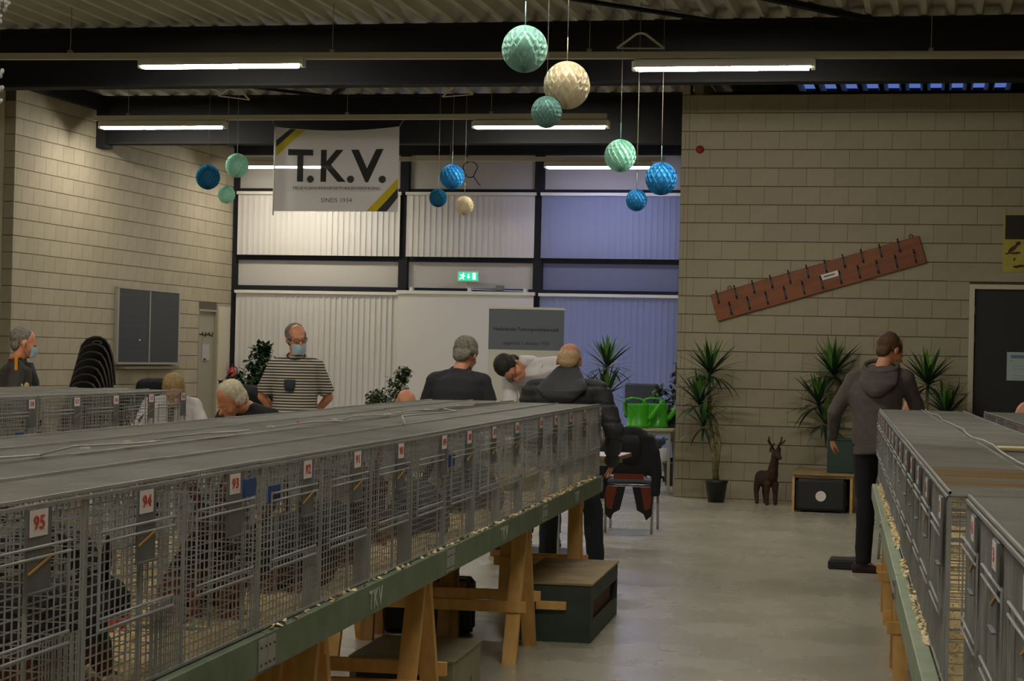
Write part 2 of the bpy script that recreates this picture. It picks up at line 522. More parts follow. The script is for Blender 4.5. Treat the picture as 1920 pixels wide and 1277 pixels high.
# corrugated steel deck, ribs running away from the camera; open valleys over the right wall show the dusk
def deck():
    mb = MB()
    per = 0.25; z0, z1 = 4.76, 4.86
    n = int(17.2 / per)
    ys = [-3.2, 22.6, 24.5, 30.0]
    for i in range(n):
        x = -12.9 + i * per
        prof = [(x, z0), (x + 0.05, z0), (x + 0.085, z1), (x + 0.215, z1), (x + 0.25, z0)]
        for a in range(4):
            (xa, za), (xb, zb) = prof[a], prof[a + 1]
            for k in range(3):
                if a == 2 and k == 1 and -1.75 < x < 0.75: continue
                mb.add([(xa, ys[k], za), (xb, ys[k], zb), (xb, ys[k + 1], zb), (xa, ys[k + 1], za)], [(0, 1, 2, 3)])
    return struct(mb.build('ceiling', M_deck))
deck()
struct(MB().box(-13, -3.3, 4.9, -1.8, 30.2, 4.95).box(0.9, -3.3, 4.9, 4.4, 30.2, 4.95).box(-1.8, -3.3, 4.9, 0.9, 22.5, 4.95).box(-1.8, 24.6, 4.9, 0.9, 30.2, 4.95).build('roof_slab', M_steel))

# steel beams (I sections) across the hall
def ibeam(x0, x1, y, zb, zt, name='trim_beam'):
    mb = MB(); w = 0.11
    mb.box(x0, y - w, zb, x1, y + w, zb + 0.022); mb.box(x0, y - w, zt - 0.022, x1, y + w, zt); mb.box(x0, y - 0.008, zb, x1, y + 0.008, zt)
    return struct(mb.build(name, M_steel))
ibeam(-12.5, 4.0, 18.5, 4.15, 4.75, 'trim_4')
ibeam(-10.6, 4.0, 23.5, 4.13, 4.75, 'trim_5')
ibeam(-12.5, 4.0, 13.3, 4.15, 4.75, 'trim_6')
ibeam(-12.5, 4.0, 8.1, 4.15, 4.75, 'trim_7')
struct(MB().box(-10.62, 23.36, 4.08, -10.50, 23.62, 4.75).build('trim_8', M_steel))
# diagonal wind bracing and edge beam along the left wall
struct(MB().box(0, 0.3, 4.56, 0.10, 2.2, 4.75).build('trim_9', M_steel, loc=LW0, rz=LROT))
struct(MB().bar((-2.2, 16.2, 4.72), (-0.6, 18.4, 4.72), 0.08, 0.05).bar((-2.0, 18.4, 4.72), (-5.6, 14.5, 4.72), 0.06, 0.03).build('trim_10', M_steel))
struct(MB().bar((-9.4, 21.2, 4.74), (-7.6, 23.4, 4.74), 0.06, 0.03).bar((-5.2, 19.2, 4.74), (-7.4, 23.3, 4.74), 0.05, 0.03).build('trim_11', M_steel))

# ------------------------------------------------------------------ window wall at the far end
YW = 28.3
XL, XR_ = -10.54, -2.55
P1a, P1b, P2a, P2b = -7.87, -7.735, -5.795, -5.665
mb = MB()
for a, b_ in ((-10.53, -10.45), (P1a, P1b), (P2a, P2b), (-3.62, -3.5)):
    mb.box(a, YW - 0.12, 0, b_, YW + 0.05, 4.7)
struct(mb.build('window_1', M_steel))
rails = MB()
for z0, z1 in ((3.915, 3.985), (2.89, 2.965), (2.415, 2.495)):
    rails.box(-10.53, YW - 0.09, z0, XR_, YW + 0.03, z1)
rails.box(-10.53, YW - 0.13, 4.50, XR_, YW + 0.05, 4.76)
rails.box(-10.53, YW - 0.05, 0, XR_, YW + 0.03, 0.06)
struct(rails.build('window_2', M_steel))
wg = thing('window_3', None, None, (0, 0, 0)); wg['kind'] = 'structure'
bays = [(-10.45, P1a), (P1b, P2a), (P2b, -3.62), (-3.5, XR_)]
for a, b_ in bays:
    for z0, z1 in ((0.06, 2.415), (2.495, 2.89), (2.965, 3.915), (3.985, 4.5)):
        MB().box(a, YW + 0.0, z0, b_, YW + 0.008, z1).build('glass_pane', M_glass, wg)
# frosted infill panels in two rows
pan = thing('window_4', None, None, (0, 0, 0)); pan['kind'] = 'structure'
for i, (a, b_) in enumerate(bays):
    for z0, z1 in ((2.50, 2.885), (3.99, 4.495)):
        MB().box(a + 0.01, YW - 0.04, z0, b_ - 0.01, YW - 0.03, z1).build('infill_panel', M_panel_bluelit if i == 2 and z0 < 3 else M_panel, pan)

def blind(x0, x1, z0, z1, n, m, label, angle):
    t = thing('vertical_blind', label, 'blind', (x0, YW - 0.17, z0), 0, None)
    wdt = (x1 - x0)
    MB().box(-0.02, -0.03, z1 - z0 - 0.045, wdt + 0.02, 0.03, z1 - z0).build('head_rail', M_white_metal, t)
    sw = wdt / n
    s = MB(); k = 5
    w2 = sw * 1.12 / 2
    vs = []; fs = []
    for j in range(k + 1):
        q = -1 + 2 * j / k
        vs += [(q * w2, 0.008 * (1 - q * q), 0.02), (q * w2, 0.008 * (1 - q * q), z1 - z0 - 0.045)]
    for j in range(k): fs.append((2 * j, 2 * j + 2, 2 * j + 3, 2 * j + 1))
    s.add(vs, fs, 0, True)
    me = s.mesh('slat', m)
    for i in range(n):
        o = link('slat', me, t, loc=((i + 0.5) * sw, 0, 0))
        o.rotation_euler = (0, 0, R(angle + rnd.uniform(-4, 4)))
    return t
blind(-10.42, -7.85, 0.05, 2.42, 29, M_blind, 'tall vertical blind in the lower left window, behind the man in the striped shirt', -10)
blind(-5.67, -3.05, 0.05, 2.44, 29, M_blind_bluelit, 'tall bluish vertical blind in the lower right window behind the palm', -8)
blind(-10.42, -7.85, 2.94, 3.93, 29, M_blind, 'short vertical blind in the upper left window behind the white banner', -6)
blind(-7.74, -5.78, 2.94, 3.93, 22, M_blind, 'short vertical blind in the upper middle window above the exit sign', -6)
blind(-5.67, -3.05, 2.94, 3.93, 29, M_blind_bluelit, 'short bluish vertical blind in the upper right window, second pane row', -6)
t = thing('projection_screen', 'plain white projection screen hung in the lower middle window below the exit sign', 'screen', (-7.84, YW - 0.2, 0))
MB().box(0, -0.004, 0.3, 2.08, 0.004, 2.40).build('screen_cloth', M_screen, t)
MB().box(-0.02, -0.03, 2.40, 2.10, 0.03, 2.45).build('casing', M_white_metal, t)
MB().tube([(0, 0, 0.3), (2.08, 0, 0.3)], 0.015).build('bottom_bar', M_white_metal, t)
for x in (0.2, 1.1, 1.95):
    MB().box(x - 0.025, -0.02, 2.44, x + 0.025, 0.1, 2.50).build('bracket', M_white_metal, t)

# ------------------------------------------------------------------ light rails and luminaires
def rail(label, x0, x1, y, z, rods, tilt=0.0):
    t = thing('trunking_rail', label, 'light rail', (-4, y, z)); t.rotation_euler = (0, tilt, 0)
    x0 += 4; x1 += 4; rods = [x + 4 for x in rods]
    MB().box(x0, -0.035, 0, x1, 0.035, 0.06).build('trunking', M_cream_metal, t)
    for x in rods:
        r_ = MB().tube([(x, 0, 0.06), (x, 0, 4.76 - z)], 0.004, 5).build('suspension_rod', M_alu, t)
        MB().box(x - 0.02, -0.02, 0.055, x + 0.02, 0.02, 0.09).build('rod_clip', M_alu, r_)
def lamp(label, x0, x1, y, z, m=None):
    t = thing('fluorescent_lamp', label, 'ceiling lamp', ((x0 + x1) / 2, y, z))
    h = (x1 - x0) / 2
    b = MB()
    b.add([(-h, -0.035, 0.075), (h, -0.035, 0.075), (h, 0.035, 0.075), (-h, 0.035, 0.075), (-h, -0.07, 0.0), (h, -0.07, 0.0), (h, 0.07, 0.0), (-h, 0.07, 0.0)],
          [(0, 1, 2, 3), (0, 1, 5, 4), (2, 3, 7, 6), (1, 2, 6, 5), (3, 0, 4, 7)])
    b.build('reflector_tray', M_white_metal, t)
    MB().tube([(-h + 0.04, 0, 0.012), (h - 0.04, 0, 0.012)], 0.042, 12).build('tube', m or M_tube, t)
    for sx in (-1, 1):
        MB().box(sx * h - 0.018, -0.05, -0.022, sx * h + 0.018, 0.05, 0.06).build('lamp_holder', M_white_metal, t)
rail('near cream trunking rail in front of the big dark beam', -12.4, 3.9, 17.4, 4.235, (-8.2, -5.55, -3.1, -0.05, 2.5), 0.009)
lamp('bright strip lamp on the near rail at the left', -7.46, -5.84, 17.4, 4.20)
lamp('bright strip lamp on the near rail right of the white paper ball', -2.68, -1.07, 17.4, 4.135)
rail('second cream trunking rail carrying the hung club banner', -10.3, -3.8, 22.6, 4.33, (-9.85, -7.0, -5.2))
lamp('strip lamp on the second rail beside the left block wall', -10.21, -8.57, 22.6, 4.25)
lamp('strip lamp on the second rail behind the small teal paper ball', -5.41, -3.78, 22.6, 4.24)
rail('farthest cream trunking rail near the windows', -10.0, -3.7, 27.0, 4.28, (-9.0, -6.8, -4.1))
lamp('farthest left strip lamp, half hidden behind the club banner', -9.95, -8.53, 27.0, 4.20)
lamp('farthest right strip lamp, glowing blueish before the window', -5.40, -3.88, 27.0, 4.20, M_tube_cool)
for (x, y) in ((-6.8, 12.2), (-2.4, 12.2), (-6.0, 7.0), (-0.6, 7.0), (-6.0, 1.8), (-0.8, 1.8)):
    lamp('strip lamp over the cage tables, outside the picture', x - 0.8, x + 0.8, y, 4.15)
tg = 'lamps outside the picture'
for o in COL.objects:
    if o.get('label') == 'strip lamp over the cage tables, outside the picture': o['group'] = tg

# ------------------------------------------------------------------ right wall fixtures
d1 = thing('door_1', None, None, (DX0, YR, 0)); d1['kind'] = 'structure'
w_ = DX1 - DX0
b = MB(); b.box(0, -0.02, 0, 0.055, 0.1, DZ); b.box(w_ - 0.055, -0.02, 0, w_, 0.1, DZ); b.box(0.055, -0.02, DZ - 0.05, w_ - 0.055, 0.1, DZ)
b.build('door_frame', M_frame_cream, d1)
MB().box(0.06, 0.02, 0.01, w_ - 0.06, 0.06, DZ - 0.055).build('door_leaf', M_doordark, d1)
MB().tube([(w_ - 0.15, 0.02, 1.05), (w_ - 0.15, -0.03, 1.05), (w_ - 0.27, -0.03, 1.05)], 0.01).build('handle', M_chrome, d1)
for z in (0.3, 1.75, 2.05): MB().tube([(0.058, 0.012, z), (0.058, 0.012, z + 0.09)], 0.009).build('hinge', M_alu, d1)
t = thing('pinned_notice', 'pale sheet of paper taped to the dark door', 'notice', (0.79, YR + 0.016, 1.36))
MB().box(0, 0, 0, 0.42, 0.002, 0.30).build('paper_sheet', M_paper, t)
b = MB(); b.box(0.04, -0.0015, 0.235, 0.40, 0, 0.27); b.build('header_print', M_paper_b, t)
b = MB(); b.box(0.03, -0.0015, 0.205, 0.05, 0, 0.212)
for z in (0.15, 0.12, 0.05, 0.02): b.box(0.06, -0.0015, z, 0.38, 0, z + 0.003)
b.build('line_print', M_paper_b, t)
# lintel above the door
struct(MB().box(0.15, YR - 0.016, 2.40, 2.0, YR, 2.58).build('trim_12', M_block))
# poster
t = thing('poultry_poster', 'framed yellow and black poster of ducks above the dark door', 'poster', (0.725, YR - 0.02, 2.505))
MB().box(0, 0, 0, 0.62, 0.012, 0.61).build('backing_board', M_poster_y, t)
MB().box(0.02, -0.002, 0.345, 0.62, 0, 0.60).build('dark_field', M_poster_d, t)
for (cx, cz, rx, rz_, a) in ((0.10, 0.245, 0.06, 0.022, 0.7), (0.155, 0.30, 0.03, 0.02, 0.5), (0.13, 0.20, 0.055, 0.014, 0.1), (0.05, 0.195, 0.03, 0.008, 0.2), (0.12, 0.135, 0.01, 0.018, -0.3),
                           (0.14, 0.055, 0.035, 0.013, 0.0), (0.19, 0.065, 0.04, 0.014, 0.0), (0.35, 0.25, 0.06, 0.03, 0.5), (0.36, 0.19, 0.06, 0.014, 0.1), (0.40, 0.06, 0.05, 0.02, 0.2), (0.5, 0.24, 0.05, 0.03, 0.4)):
    vs = [(cx + rx * cos(q) * cos(a) - rz_ * sin(q) * sin(a), -0.0025, cz + rx * cos(q) * sin(a) + rz_ * sin(q) * cos(a)) for q in [2 * pi * i / 14 for i in range(14)]]
    MB().add(vs, [tuple(range(14))]).build('bird_print', M_poster_p, t)
# alarm light
t = thing('alarm_beacon', 'small red alarm light high on the right block wall', 'alarm light', (-2.505, YR - 0.01, 3.80))
MB().lathe([(0.045, 0), (0.045, 0.012), (0.036, 0.02)], 20, M=Matrix.Rotation(pi / 2, 4, 'X')).build('base', M_redlamp, t)
MB().lathe([(0.034, 0.02), (0.033, 0.045), (0.022, 0.06), (0.0001, 0.065)], 20, M=Matrix.Rotation(pi / 2, 4, 'X')).build('lens', M_redlamp, t)
# tilted coat rack board with two rows of hooks
pa, pb = V((-2.31, YR - 0.03, 2.07)), V((-0.104, YR - 0.03, 2.736))
ang = math.atan2(pb.z - pa.z, pb.x - pa.x); Lb = (pb - pa).length
rack = thing('coat_rack_board', 'long reddish wooden coat rack board hung at a slant with black hooks', 'coat rack', pa)
rack.rotation_euler = (0, -ang, 0)
MB().bbox(0, -0.014, -0.15, Lb, 0.014, 0.15, 0.004).build('board', M_board_wood, rack)
def hook_mesh():
    b = MB()
    b.box(-0.011, -0.006, -0.06, 0.011, 0, 0.055)
    b.tube([(0, -0.004, 0.05), (0, -0.03, 0.058), (0, -0.045, 0.078)], 0.007, 6)
    b.tube([(0, -0.004, -0.03), (0, -0.03, -0.05), (0, -0.045, -0.035)], 0.007, 6)
    b.sphere((0, -0.045, 0.08), 0.01, 8, 6)
    return b.mesh('hook', M_iron)
hk = hook_mesh()
for i in range(11): link('hook', hk, rack, loc=(0.07 + i * (Lb - 0.30) / 10, -0.014, 0.09)).rotation_euler = (0, 0.06, 0)
for i in range(11): link('hook', hk, rack, loc=(0.17 + i * (Lb - 0.27) / 10, -0.014, -0.065)).rotation_euler = (0, 0.06, 0)
pl = MB().box(Lb * 0.515, -0.018, -0.03, Lb * 0.515 + 0.2, -0.014, 0.03).build('name_plate', M_card, rack)
MB().box(Lb * 0.515 + 0.04, -0.0195, -0.006, Lb * 0.515 + 0.16, -0.018, 0.007).build('faded_print', M_print_g, pl)
for x in (0.22, Lb - 0.08):
    MB().tube([(x + 0.02 * cos(q), 0, 0.165 + 0.02 * sin(q)) for q in [2 * pi * i / 12 for i in range(13)]], 0.004, 6).build('hanging_eye', M_iron, rack)

# ------------------------------------------------------------------ left wall fixtures
t = thing('blackboard', 'dark two-panel school blackboard with chalk tray on the left block wall', 'blackboard', lw(24.03, 0.012, 1.30), LROT)
# local +Y runs along the wall, +X into the room
b = MB(); b.box(0, 0.0, -0.02, 0.05, 0.04, 1.0); b.box(0, 2.03, -0.02, 0.05, 2.07, 1.0); b.box(0, 0, -0.03, 0.05, 2.07, 0.0); b.box(0, 0, 0.985, 0.05, 2.07, 1.0)
b.build('frame', M_alu, t)
for y0, y1 in ((0.04, 1.02), (1.05, 2.03)):
    pn = MB().box(0.0, y0, 0, 0.045, y1, 0.985).build('board_panel', M_slate, t)
    g = MB()
    for i in range(1, 12): g.box(0.0452, y0 + 0.02, i * 0.082, 0.0462, y1 - 0.02, i * 0.082 + 0.004)
    for i in range(1, 14): g.box(0.0452, y0 + i * 0.07, 0.02, 0.0460, y0 + i * 0.07 + 0.003, 0.965)
    g.build('ruling', M_slate_line, pn)
MB().box(0.0, 1.02, 0, 0.052, 1.05, 0.985).build('centre_strip', M_alu, t)
MB().box(0, 0.1, -0.09, 0.13, 1.9, -0.06).build('chalk_tray', mat('chalk_tray', '#6e6450', 0.6), t)
MB().sphere((0.055, 0.7, 0.3), 0.012).build('magnet', M_card, t)
# recessed grey door near the corner
d3 = thing('door_3', None, None, lw(26.92, 0, 0), LROT); d3['kind'] = 'structure'
MB().box(-0.07, 0.0, 0, -0.03, 0.70, 2.08).build('door_leaf', M_doorgrey, d3)
b = MB(); b.box(-0.2, -0.0, 0, 0.012, 0.02, 2.09); b.box(-0.2, 0.68, 0, 0.012, 0.70, 2.09); b.box(-0.2, 0, 2.06, 0.012, 0.70, 2.09)
b.build('door_frame', M_doorgrey, d3)
t = thing('hook_rail', 'small row of dark hooks on the grey door in the corner', 'hooks', lw(27.05, -0.03, 1.72), LROT)
for i in range(4):
    MB().tube([(0.0, i * 0.13, 0), (0.04, i * 0.13, -0.01 - 0.02 * (i % 2)), (0.05, i * 0.13, 0.03)], 0.012, 6).build('hook', M_iron, t)
t = thing('notice_sheet', 'small pale sheet hanging on the grey door under the hooks', 'notice', lw(27.15, -0.025, 1.33), LROT)
MB().box(0, 0, 0, 0.003, 0.28, 0.24).build('paper_sheet', mat('lilac_paper', '#a59f9b', 0.8), t)
MB().box(0.003, 0.06, 0.005, 0.02, 0.12, 0.03).build('clip', M_iron, t)
t = thing('white_wall_panel', 'pale board panel between the grey door and the window corner', 'panel', lw(27.66, 0.01, 0), LROT)
MB().box(0, 0, 0.02, 0.02, 0.45, 2.15).build('board', M_frame_cream, t)
t = thing('fire_extinguisher', 'red fire extinguisher hanging in the window corner', 'extinguisher', tuple(lw(28.05, 0.10, 0.78)))
MB().lathe([(0.05, 0), (0.065, 0.02), (0.065, 0.36), (0.045, 0.42), (0.02, 0.45), (0.02, 0.48)], 18).build('cylinder', mat('extinguisher_red', '#a02620', 0.35), t)
MB().box(-0.02, -0.05, 0.47, 0.02, 0.06, 0.50).build('valve', M_black, t)
MB().tube([(0.02, 0, 0.48), (0.08, 0.0, 0.44), (0.09, 0, 0.25), (0.075, 0, 0.1)], 0.009, 6).build('hose', M_black, t)

# exit sign on the window frame with its conduit
t = thing('exit_sign', 'lit green emergency exit sign with running figure and arrow', 'exit sign', (-6.76, YW - 0.19, 2.665))
MB().bbox(-0.165, -0.03, -0.075, 0.165, 0.03, 0.085, 0.008).build('housing', M_white_metal, t)
MB().box(-0.148, -0.033, -0.055, 0.148, -0.030, 0.068).build('green_face', M_exit_g, t)
b = MB(); M0 = face_matrix((1, 0, 0), (0, 0, 1), (0, -0.0345, 0.006))
b.prism([(-0.02, 0.04), (-0.005, 0.04), (-0.005, 0.0), (0.012, 0.0), (-0.012, -0.04), (-0.036, 0.0), (-0.02, 0.0)], 0, 0.001, M=M0 @ Matrix.Translation((0.02, 0, 0)))
b.prism([(0.07, -0.045), (0.115, -0.045), (0.115, 0.05), (0.07, 0.05)], 0, 0.001, M=M0)
b.prism([(-0.13, -0.035), (-0.1, -0.01), (-0.09, 0.015), (-0.12, 0.012), (-0.125, 0.022), (-0.085, 0.03), (-0.06, 0.01), (-0.045, 0.014), (-0.05, -0.0), (-0.075, -0.012), (-0.06, -0.045), (-0.072, -0.045), (-0.09, -0.02), (-0.12, -0.045)], 0, 0.001, M=M0)
b.sphere((-0.068, -0.0345, 0.047), (0.011, 0.001, 0.011), 10, 6)
b.build('pictogram', M_exit_w, t)
cd = MB().tube([(-0.05, 0.02, -0.075), (-0.04, 0.02, -0.14), (0.0, 0.05, -0.185), (0.85, 0.05, -0.2)], 0.008, 6).build('conduit', M_white_metal, t)
MB().bbox(0.42, 0.0, -0.20, 0.53, 0.06, -0.12, 0.006).build('junction_box', mat('grey_junction_box', '#6d6b66', 0.6), t)
t = thing('cable_loop', 'dark looped cable hanging under the beam by the windows', 'cable', (-6.72, 27.9, 4.25))
MB().tube([(0.0 + 0.1 * cos(a) * (1 + 0.2 * sin(3 * a)), 0, 0.12 * sin(a)) for a in [i * 2 * pi / 20 for i in range(21)]], 0.008, 6).tube([(0.05, 0, -0.1), (0.12, 0, -0.2), (0.16, 0, -0.24)], 0.007, 6).build('cable', M_black, t)
MB().bar((-0.05, 0, 0.612), (-0.05, 0, 0.1), 0.02).build('hanger', M_steel, t)
# ================================================================== CAGE TABLES
ZT = 0.767; CH = 0.433; CD = 0.53
def wire(mb, a, b, w=0.0028, mi=0): mb.bar(a, b, w, w, mi, caps=False)

# one cage block in local space: front plane x=0 facing +X, running along +Y, depth towards -X
def cage_meshes(pens, pl, labels, rust=False):
    L = pens * pl; H = CH; D = CD
    out = {}
    f = MB(); z = 0.0; n = int(H / 0.0197)
    for i in range(n + 1):
        zz = i * H / n
        wire(f, (0, 0, zz), (0, L, zz))
    nv = int(L / 0.032)
    for i in range(nv + 1): wire(f, (0.003, i * L / nv, 0), (0.003, i * L / nv, H))
    for k in range(pens):       # closer upright bars low in each door
        y0 = k * pl + labels[k] + 0.02
        y1 = min((k + 1) * pl, y0 + 0.20)
        for i in range(int((y1 - y0) / 0.0075)):
            wire(f, (0.004, y0 + i * 0.015 if y0 + i * 0.015 < y1 else y1, 0), (0.004, y0 + i * 0.015 if y0 + i * 0.015 < y1 else y1, 0.165))
    out['front_mesh'] = f.mesh('front_mesh', M_wire)
    b = MB()
    for i in range(12): wire(b, (-D, 0, i * H / 11), (-D, L, i * H / 11), 0.0024)
    for i in range(int(L / 0.06) + 1): wire(b, (-D, i * L / int(L / 0.06), 0), (-D, i * L / int(L / 0.06), H), 0.0024)
    out['back_mesh'] = b.mesh('back_mesh', M_wire)
    d = MB()
    for i in range(18): wire(d, (0, 0, i * H / 17), (-D, 0, i * H / 17), 0.0024)
    for i in range(5): wire(d, (-D * i / 4, 0.002, 0), (-D * i / 4, 0.002, H), 0.003)
    out['divider'] = d.mesh('divider', M_wire)
    l = MB(); n = int(L / 0.024)
    for i in range(n + 1): wire(l, (0.0, i * L / n, 0.004), (-D, i * L / n, 0.004), 0.0038, 1 if rust and 0.50 < i / n < 0.88 else 0)
    for x in (0.0, -D / 2, -D): wire(l, (x, 0, 0.009), (x, L, 0.009), 0.006)
    out['lid_mesh'] = l.mesh('lid', [M_lid, M_lid_rust])
    fr = MB()
    for (x, y) in ((0, 0), (0, L), (-D, 0), (-D, L)): wire(fr, (x, y, 0), (x, y, H), 0.009)
    for k in range(pens):
        y = k * pl + labels[k] - 0.055
        wire(fr, (0.004, y, 0), (0.004, y, H), 0.006)
        if k: wire(fr, (0.002, k * pl, 0), (0.002, k * pl, H), 0.008)
    for zz in (0.004, H - 0.002): wire(fr, (0.004, 0, zz), (0.004, L, zz), 0.007)
    out['frame_rods'] = fr.mesh('frame_rods', M_wire)
    return out
dm = MB()
for z in (0.335, 0.355, 0.155, 0.178):
    dm.tube([(0.016, 0.0, z), (0.016, 0.44, z)], 0.0032, 6)
for y in (0.0, 0.44):
    wire(dm, (0.014, y, 0.15), (0.014, y, 0.36), 0.004)
DOOR = dm.mesh('door', M_wire)
PLATE = MB().box(0.012, -0.056, 0, 0.016, 0.056, 0.155).box(0.010, -0.056, -0.004, 0.024, 0.056, 0.0).mesh('label_plate', M_plate)
CARD = MB().box(0.0165, -0.048, 0.103, 0.0175, 0.034, 0.153).mesh('number_card', M_card)
BAND = MB().bar((0.0185, -0.053, 0.035), (0.0185, 0.053, 0.062), 0.0025, 0.004).mesh('rubber_band', M_band)
TAGM = MB().box(0.004, -0.045, 0, 0.012, 0.045, 0.045).mesh('blue_tag', M_bluetag)
num_cache = {}
def number_mesh(s):
    if s not in num_cache: num_cache[s] = text_mesh(s, 0.036, M_red, bold=0.0004)
    return num_cache[s]

def cage_block(name_label, x, y, flip, pens, pl, labels, nums, tags=(), rust=False, prot=None, tilt=0.0, group=None):
    """x,y in the table frame: the front bottom corner; flip=True faces the other way"""
    p = tf(x, y, ZT)
    t = thing('show_cage_block', name_label, 'cage', p, TROT + (pi if flip else 0), group)
    me = prot
    link('front_mesh', me['front_mesh'], t); link('back_mesh', me['back_mesh'], t); link('frame_rods', me['frame_rods'], t)
    o = link('lid', me['lid_mesh'], t, loc=(0, 0, CH + rnd.uniform(0, 0.004))); o.rotation_euler = (0, tilt, 0)
    for k in range(pens + 1):
        link('divider', me['divider'], t, loc=(0, k * pl + (0.004 if k == 0 else -0.004 if k == pens else 0), 0))
    for k in range(pens):
        link('door', DOOR, t, loc=(0, k * pl + 0.06, 0))
        lp = link('label_plate', PLATE, t, loc=(0, k * pl + labels[k], CH - 0.16))
        link('number_card', CARD, lp)
        M = face_matrix((0, 1, 0), (0, 0, 1), (0.0183, -0.007, 0.128)) @ Matrix.Diagonal((1.55, 1, 1, 1))
        link('card_number', number_mesh(nums[k]), lp, M=M)
        if k % 5 != 3: link('rubber_band', BAND, lp)
    for (ty, tz) in tags: link('blue_tag', TAGM, t, loc=(0, ty, tz))
    return t
LBL = [0.40, 0.37, 0.37, 0.50]
P4 = cage_meshes(4, 0.6, LBL)
P4r = cage_meshes(4, 0.6, LBL, rust=True)
XF = -1.49
names_right = [
    ('nearest wire cage block on the left table, with cards 95 to 93', ['96', '95', '94', '93'], ((2.28, 0.36),)),
    ('wire cage block with cards 92 to 89 on the long left table', ['92', '91', '90', '89'], ((0.1, 0.33),)),
    ('third wire cage block of the left table, cards 88 to 85', ['88', '87', '86', '85'], ((0.08, 0.3),)),
    ('farthest wire cage block with cards 84 to 81 on the long left table', ['84', '83', '82', '81'], ())]
for k, (lb, nm, tg_) in enumerate(names_right):
    ll = [0.35, 0.35, 0.33, 0.34] if k == 0 else LBL
    cage_block(lb, XF, 2.48 + 2.4 * k + 0.004, False, 4, 0.6, [0.33, 0.35, 0.32, 0.34] if k == 0 else LBL, nm, tg_, prot=P4)
back_names = ['nearest cage block of the rear row on the long left table', 'rear-row cage block second from the camera on the long left table',
              'rear-row cage block third from the camera on the long left table', 'farthest cage block of the rear row on the long left table']
for k in range(4):
    cage_block(back_names[k], XF - 2 * CD - 0.015, 2.48 + 2.4 * (k + 1) - 0.02, True, 4, 0.6, LBL, [str(97 + 4 * k + j) for j in range(4)], prot=P4, tilt=-0.012 + 0.008 * k)
# small clips and rods lying along the seam of the two rows
t = thing('seam_rods', 'loose wire rods and white clips lying along the middle seam of the cage tops', 'wire rods', tf(XF - CD - 0.007, 2.6, ZT + CH + 0.018), TROT)
b = MB()
for i in range(9):
    y = i * 1.0 + rnd.uniform(0, 0.3)
    b.tube([(rnd.uniform(-0.03, 0.03), y + 0.33 * q, 0.004 + 0.002 * (i % 2) + 0.006 * sin(q * 1.5)) for q in range(4)], 0.003, 5)
b.build('rod', M_lid, t)
cmesh = MB().box(-0.014, -0.005, 0, 0.014, 0.005, 0.006).box(-0.004, -0.016, 0.0, 0.004, 0.016, 0.004).mesh('clip', M_white_metal)
cred = MB().box(-0.008, -0.014, 0, 0.008, 0.014, 0.006).mesh('clip', M_red)
for i in range(16):
    o = link('clip', cred if i % 6 == 2 else cmesh, t, loc=(rnd.uniform(-0.03, 0.03), i * 0.58 + rnd.uniform(-0.2, 0.2), 0.004)); o.rotation_euler = (0, 0, rnd.uniform(0, 3))
    if i == 2: o['label'] = 'small red clip'
t = thing('loose_lid_rod', 'long pale rod lying across the middle cage lids of the left table', 'rod', tf(-1.7, 7.5, ZT + CH + 0.02), TROT)
MB().tube([(0, 0, 0), (-0.15, 0.6, 0.012), (-0.05, 1.3, 0.018), (-0.3, 2.2, 0.004)], 0.004, 6).build('rod', M_lid, t)

# left table cages (two blocks in view)
LX = -4.50
Pl = cage_meshes(4, 0.63, [0.53, 0.53, 0.53, 0.53])
lb4 = [0.55, 0.55, 0.55, 0.55]
cage_block('wire cage block at the far left, before the seated judge in white', LX, 10.40, False, 4, 0.63, lb4, ['57', '56', '55', '54'], (), prot=Pl)
cage_block('wire cage block cut by the left picture edge, with a blue tag on its front', LX, 7.86, False, 4, 0.63, lb4, ['61', '60', '59', '58'], ((2.30, 0.2),), prot=Pl)
cage_block('rear-row cage block at the far end of the left table', LX - 2 * CD - 0.01, 12.93, True, 4, 0.63, lb4, ['53', '52', '51', '50'], prot=Pl)
cage_block('rear-row cage block of the left table, nearer the picture edge', LX - 2 * CD - 0.01, 10.39, True, 4, 0.63, lb4, ['49', '48', '47', '46'], prot=Pl)

# right table cages
RX = 0.25
P3 = cage_meshes(4, 0.5975, LBL)
rlab = ['nearest cage block of the right table, at the lower right picture corner', 'rust-stained wire cage block in the middle of the right table, next to the aisle',
        'third cage block from the camera along the right aisle', 'farther cage block on the right table, beside the man in the hooded jacket', 'farthest short cage block on the right table behind the hooded man']
Ps = cage_meshes(2, 0.5, [0.40, 0.40])
def flipcage(label, x, y0, pens, pl, labels, nums, prot, tags=(), **k):
    return cage_block(label, x, y0 + pens * pl, True, pens, pl, labels, nums, tags, prot=prot, **k)
flipcage(rlab[0], RX + 0.038, 2.07, 4, 0.6, LBL, ['4', '3', '2', '1'], P4)
flipcage(rlab[1], RX, 4.54, 4, 0.6, LBL, ['8', '7', '6', '5'], P4r, tilt=0.0)
flipcage(rlab[2], RX, 6.96, 4, 0.6, LBL, ['12', '11', '10', '9'], P4)
flipcage(rlab[3], RX, 9.38, 4, 0.6, LBL, ['16', '15', '14', '13'], P4)
flipcage(rlab[4], RX, 11.80, 2, 0.5, [0.4, 0.4], ['18', '17'], Ps)
rb2 = ['cage block of the outer row, nearest on the right table', 'cage block of the outer row on the right table, beside the rusty lid', 'cage block of the outer row on the right table, third from the camera',
       'cage block of the outer row on the right table, fourth from the camera', 'short cage block closing the outer row of the right table']
for k, y0 in enumerate((2.07, 4.54, 6.96, 9.38)):
    cage_block(rb2[k], RX + 1.19, y0, False, 4, 0.6, LBL, [str(20 + k * 4 + j) for j in range(4)], prot=P4)
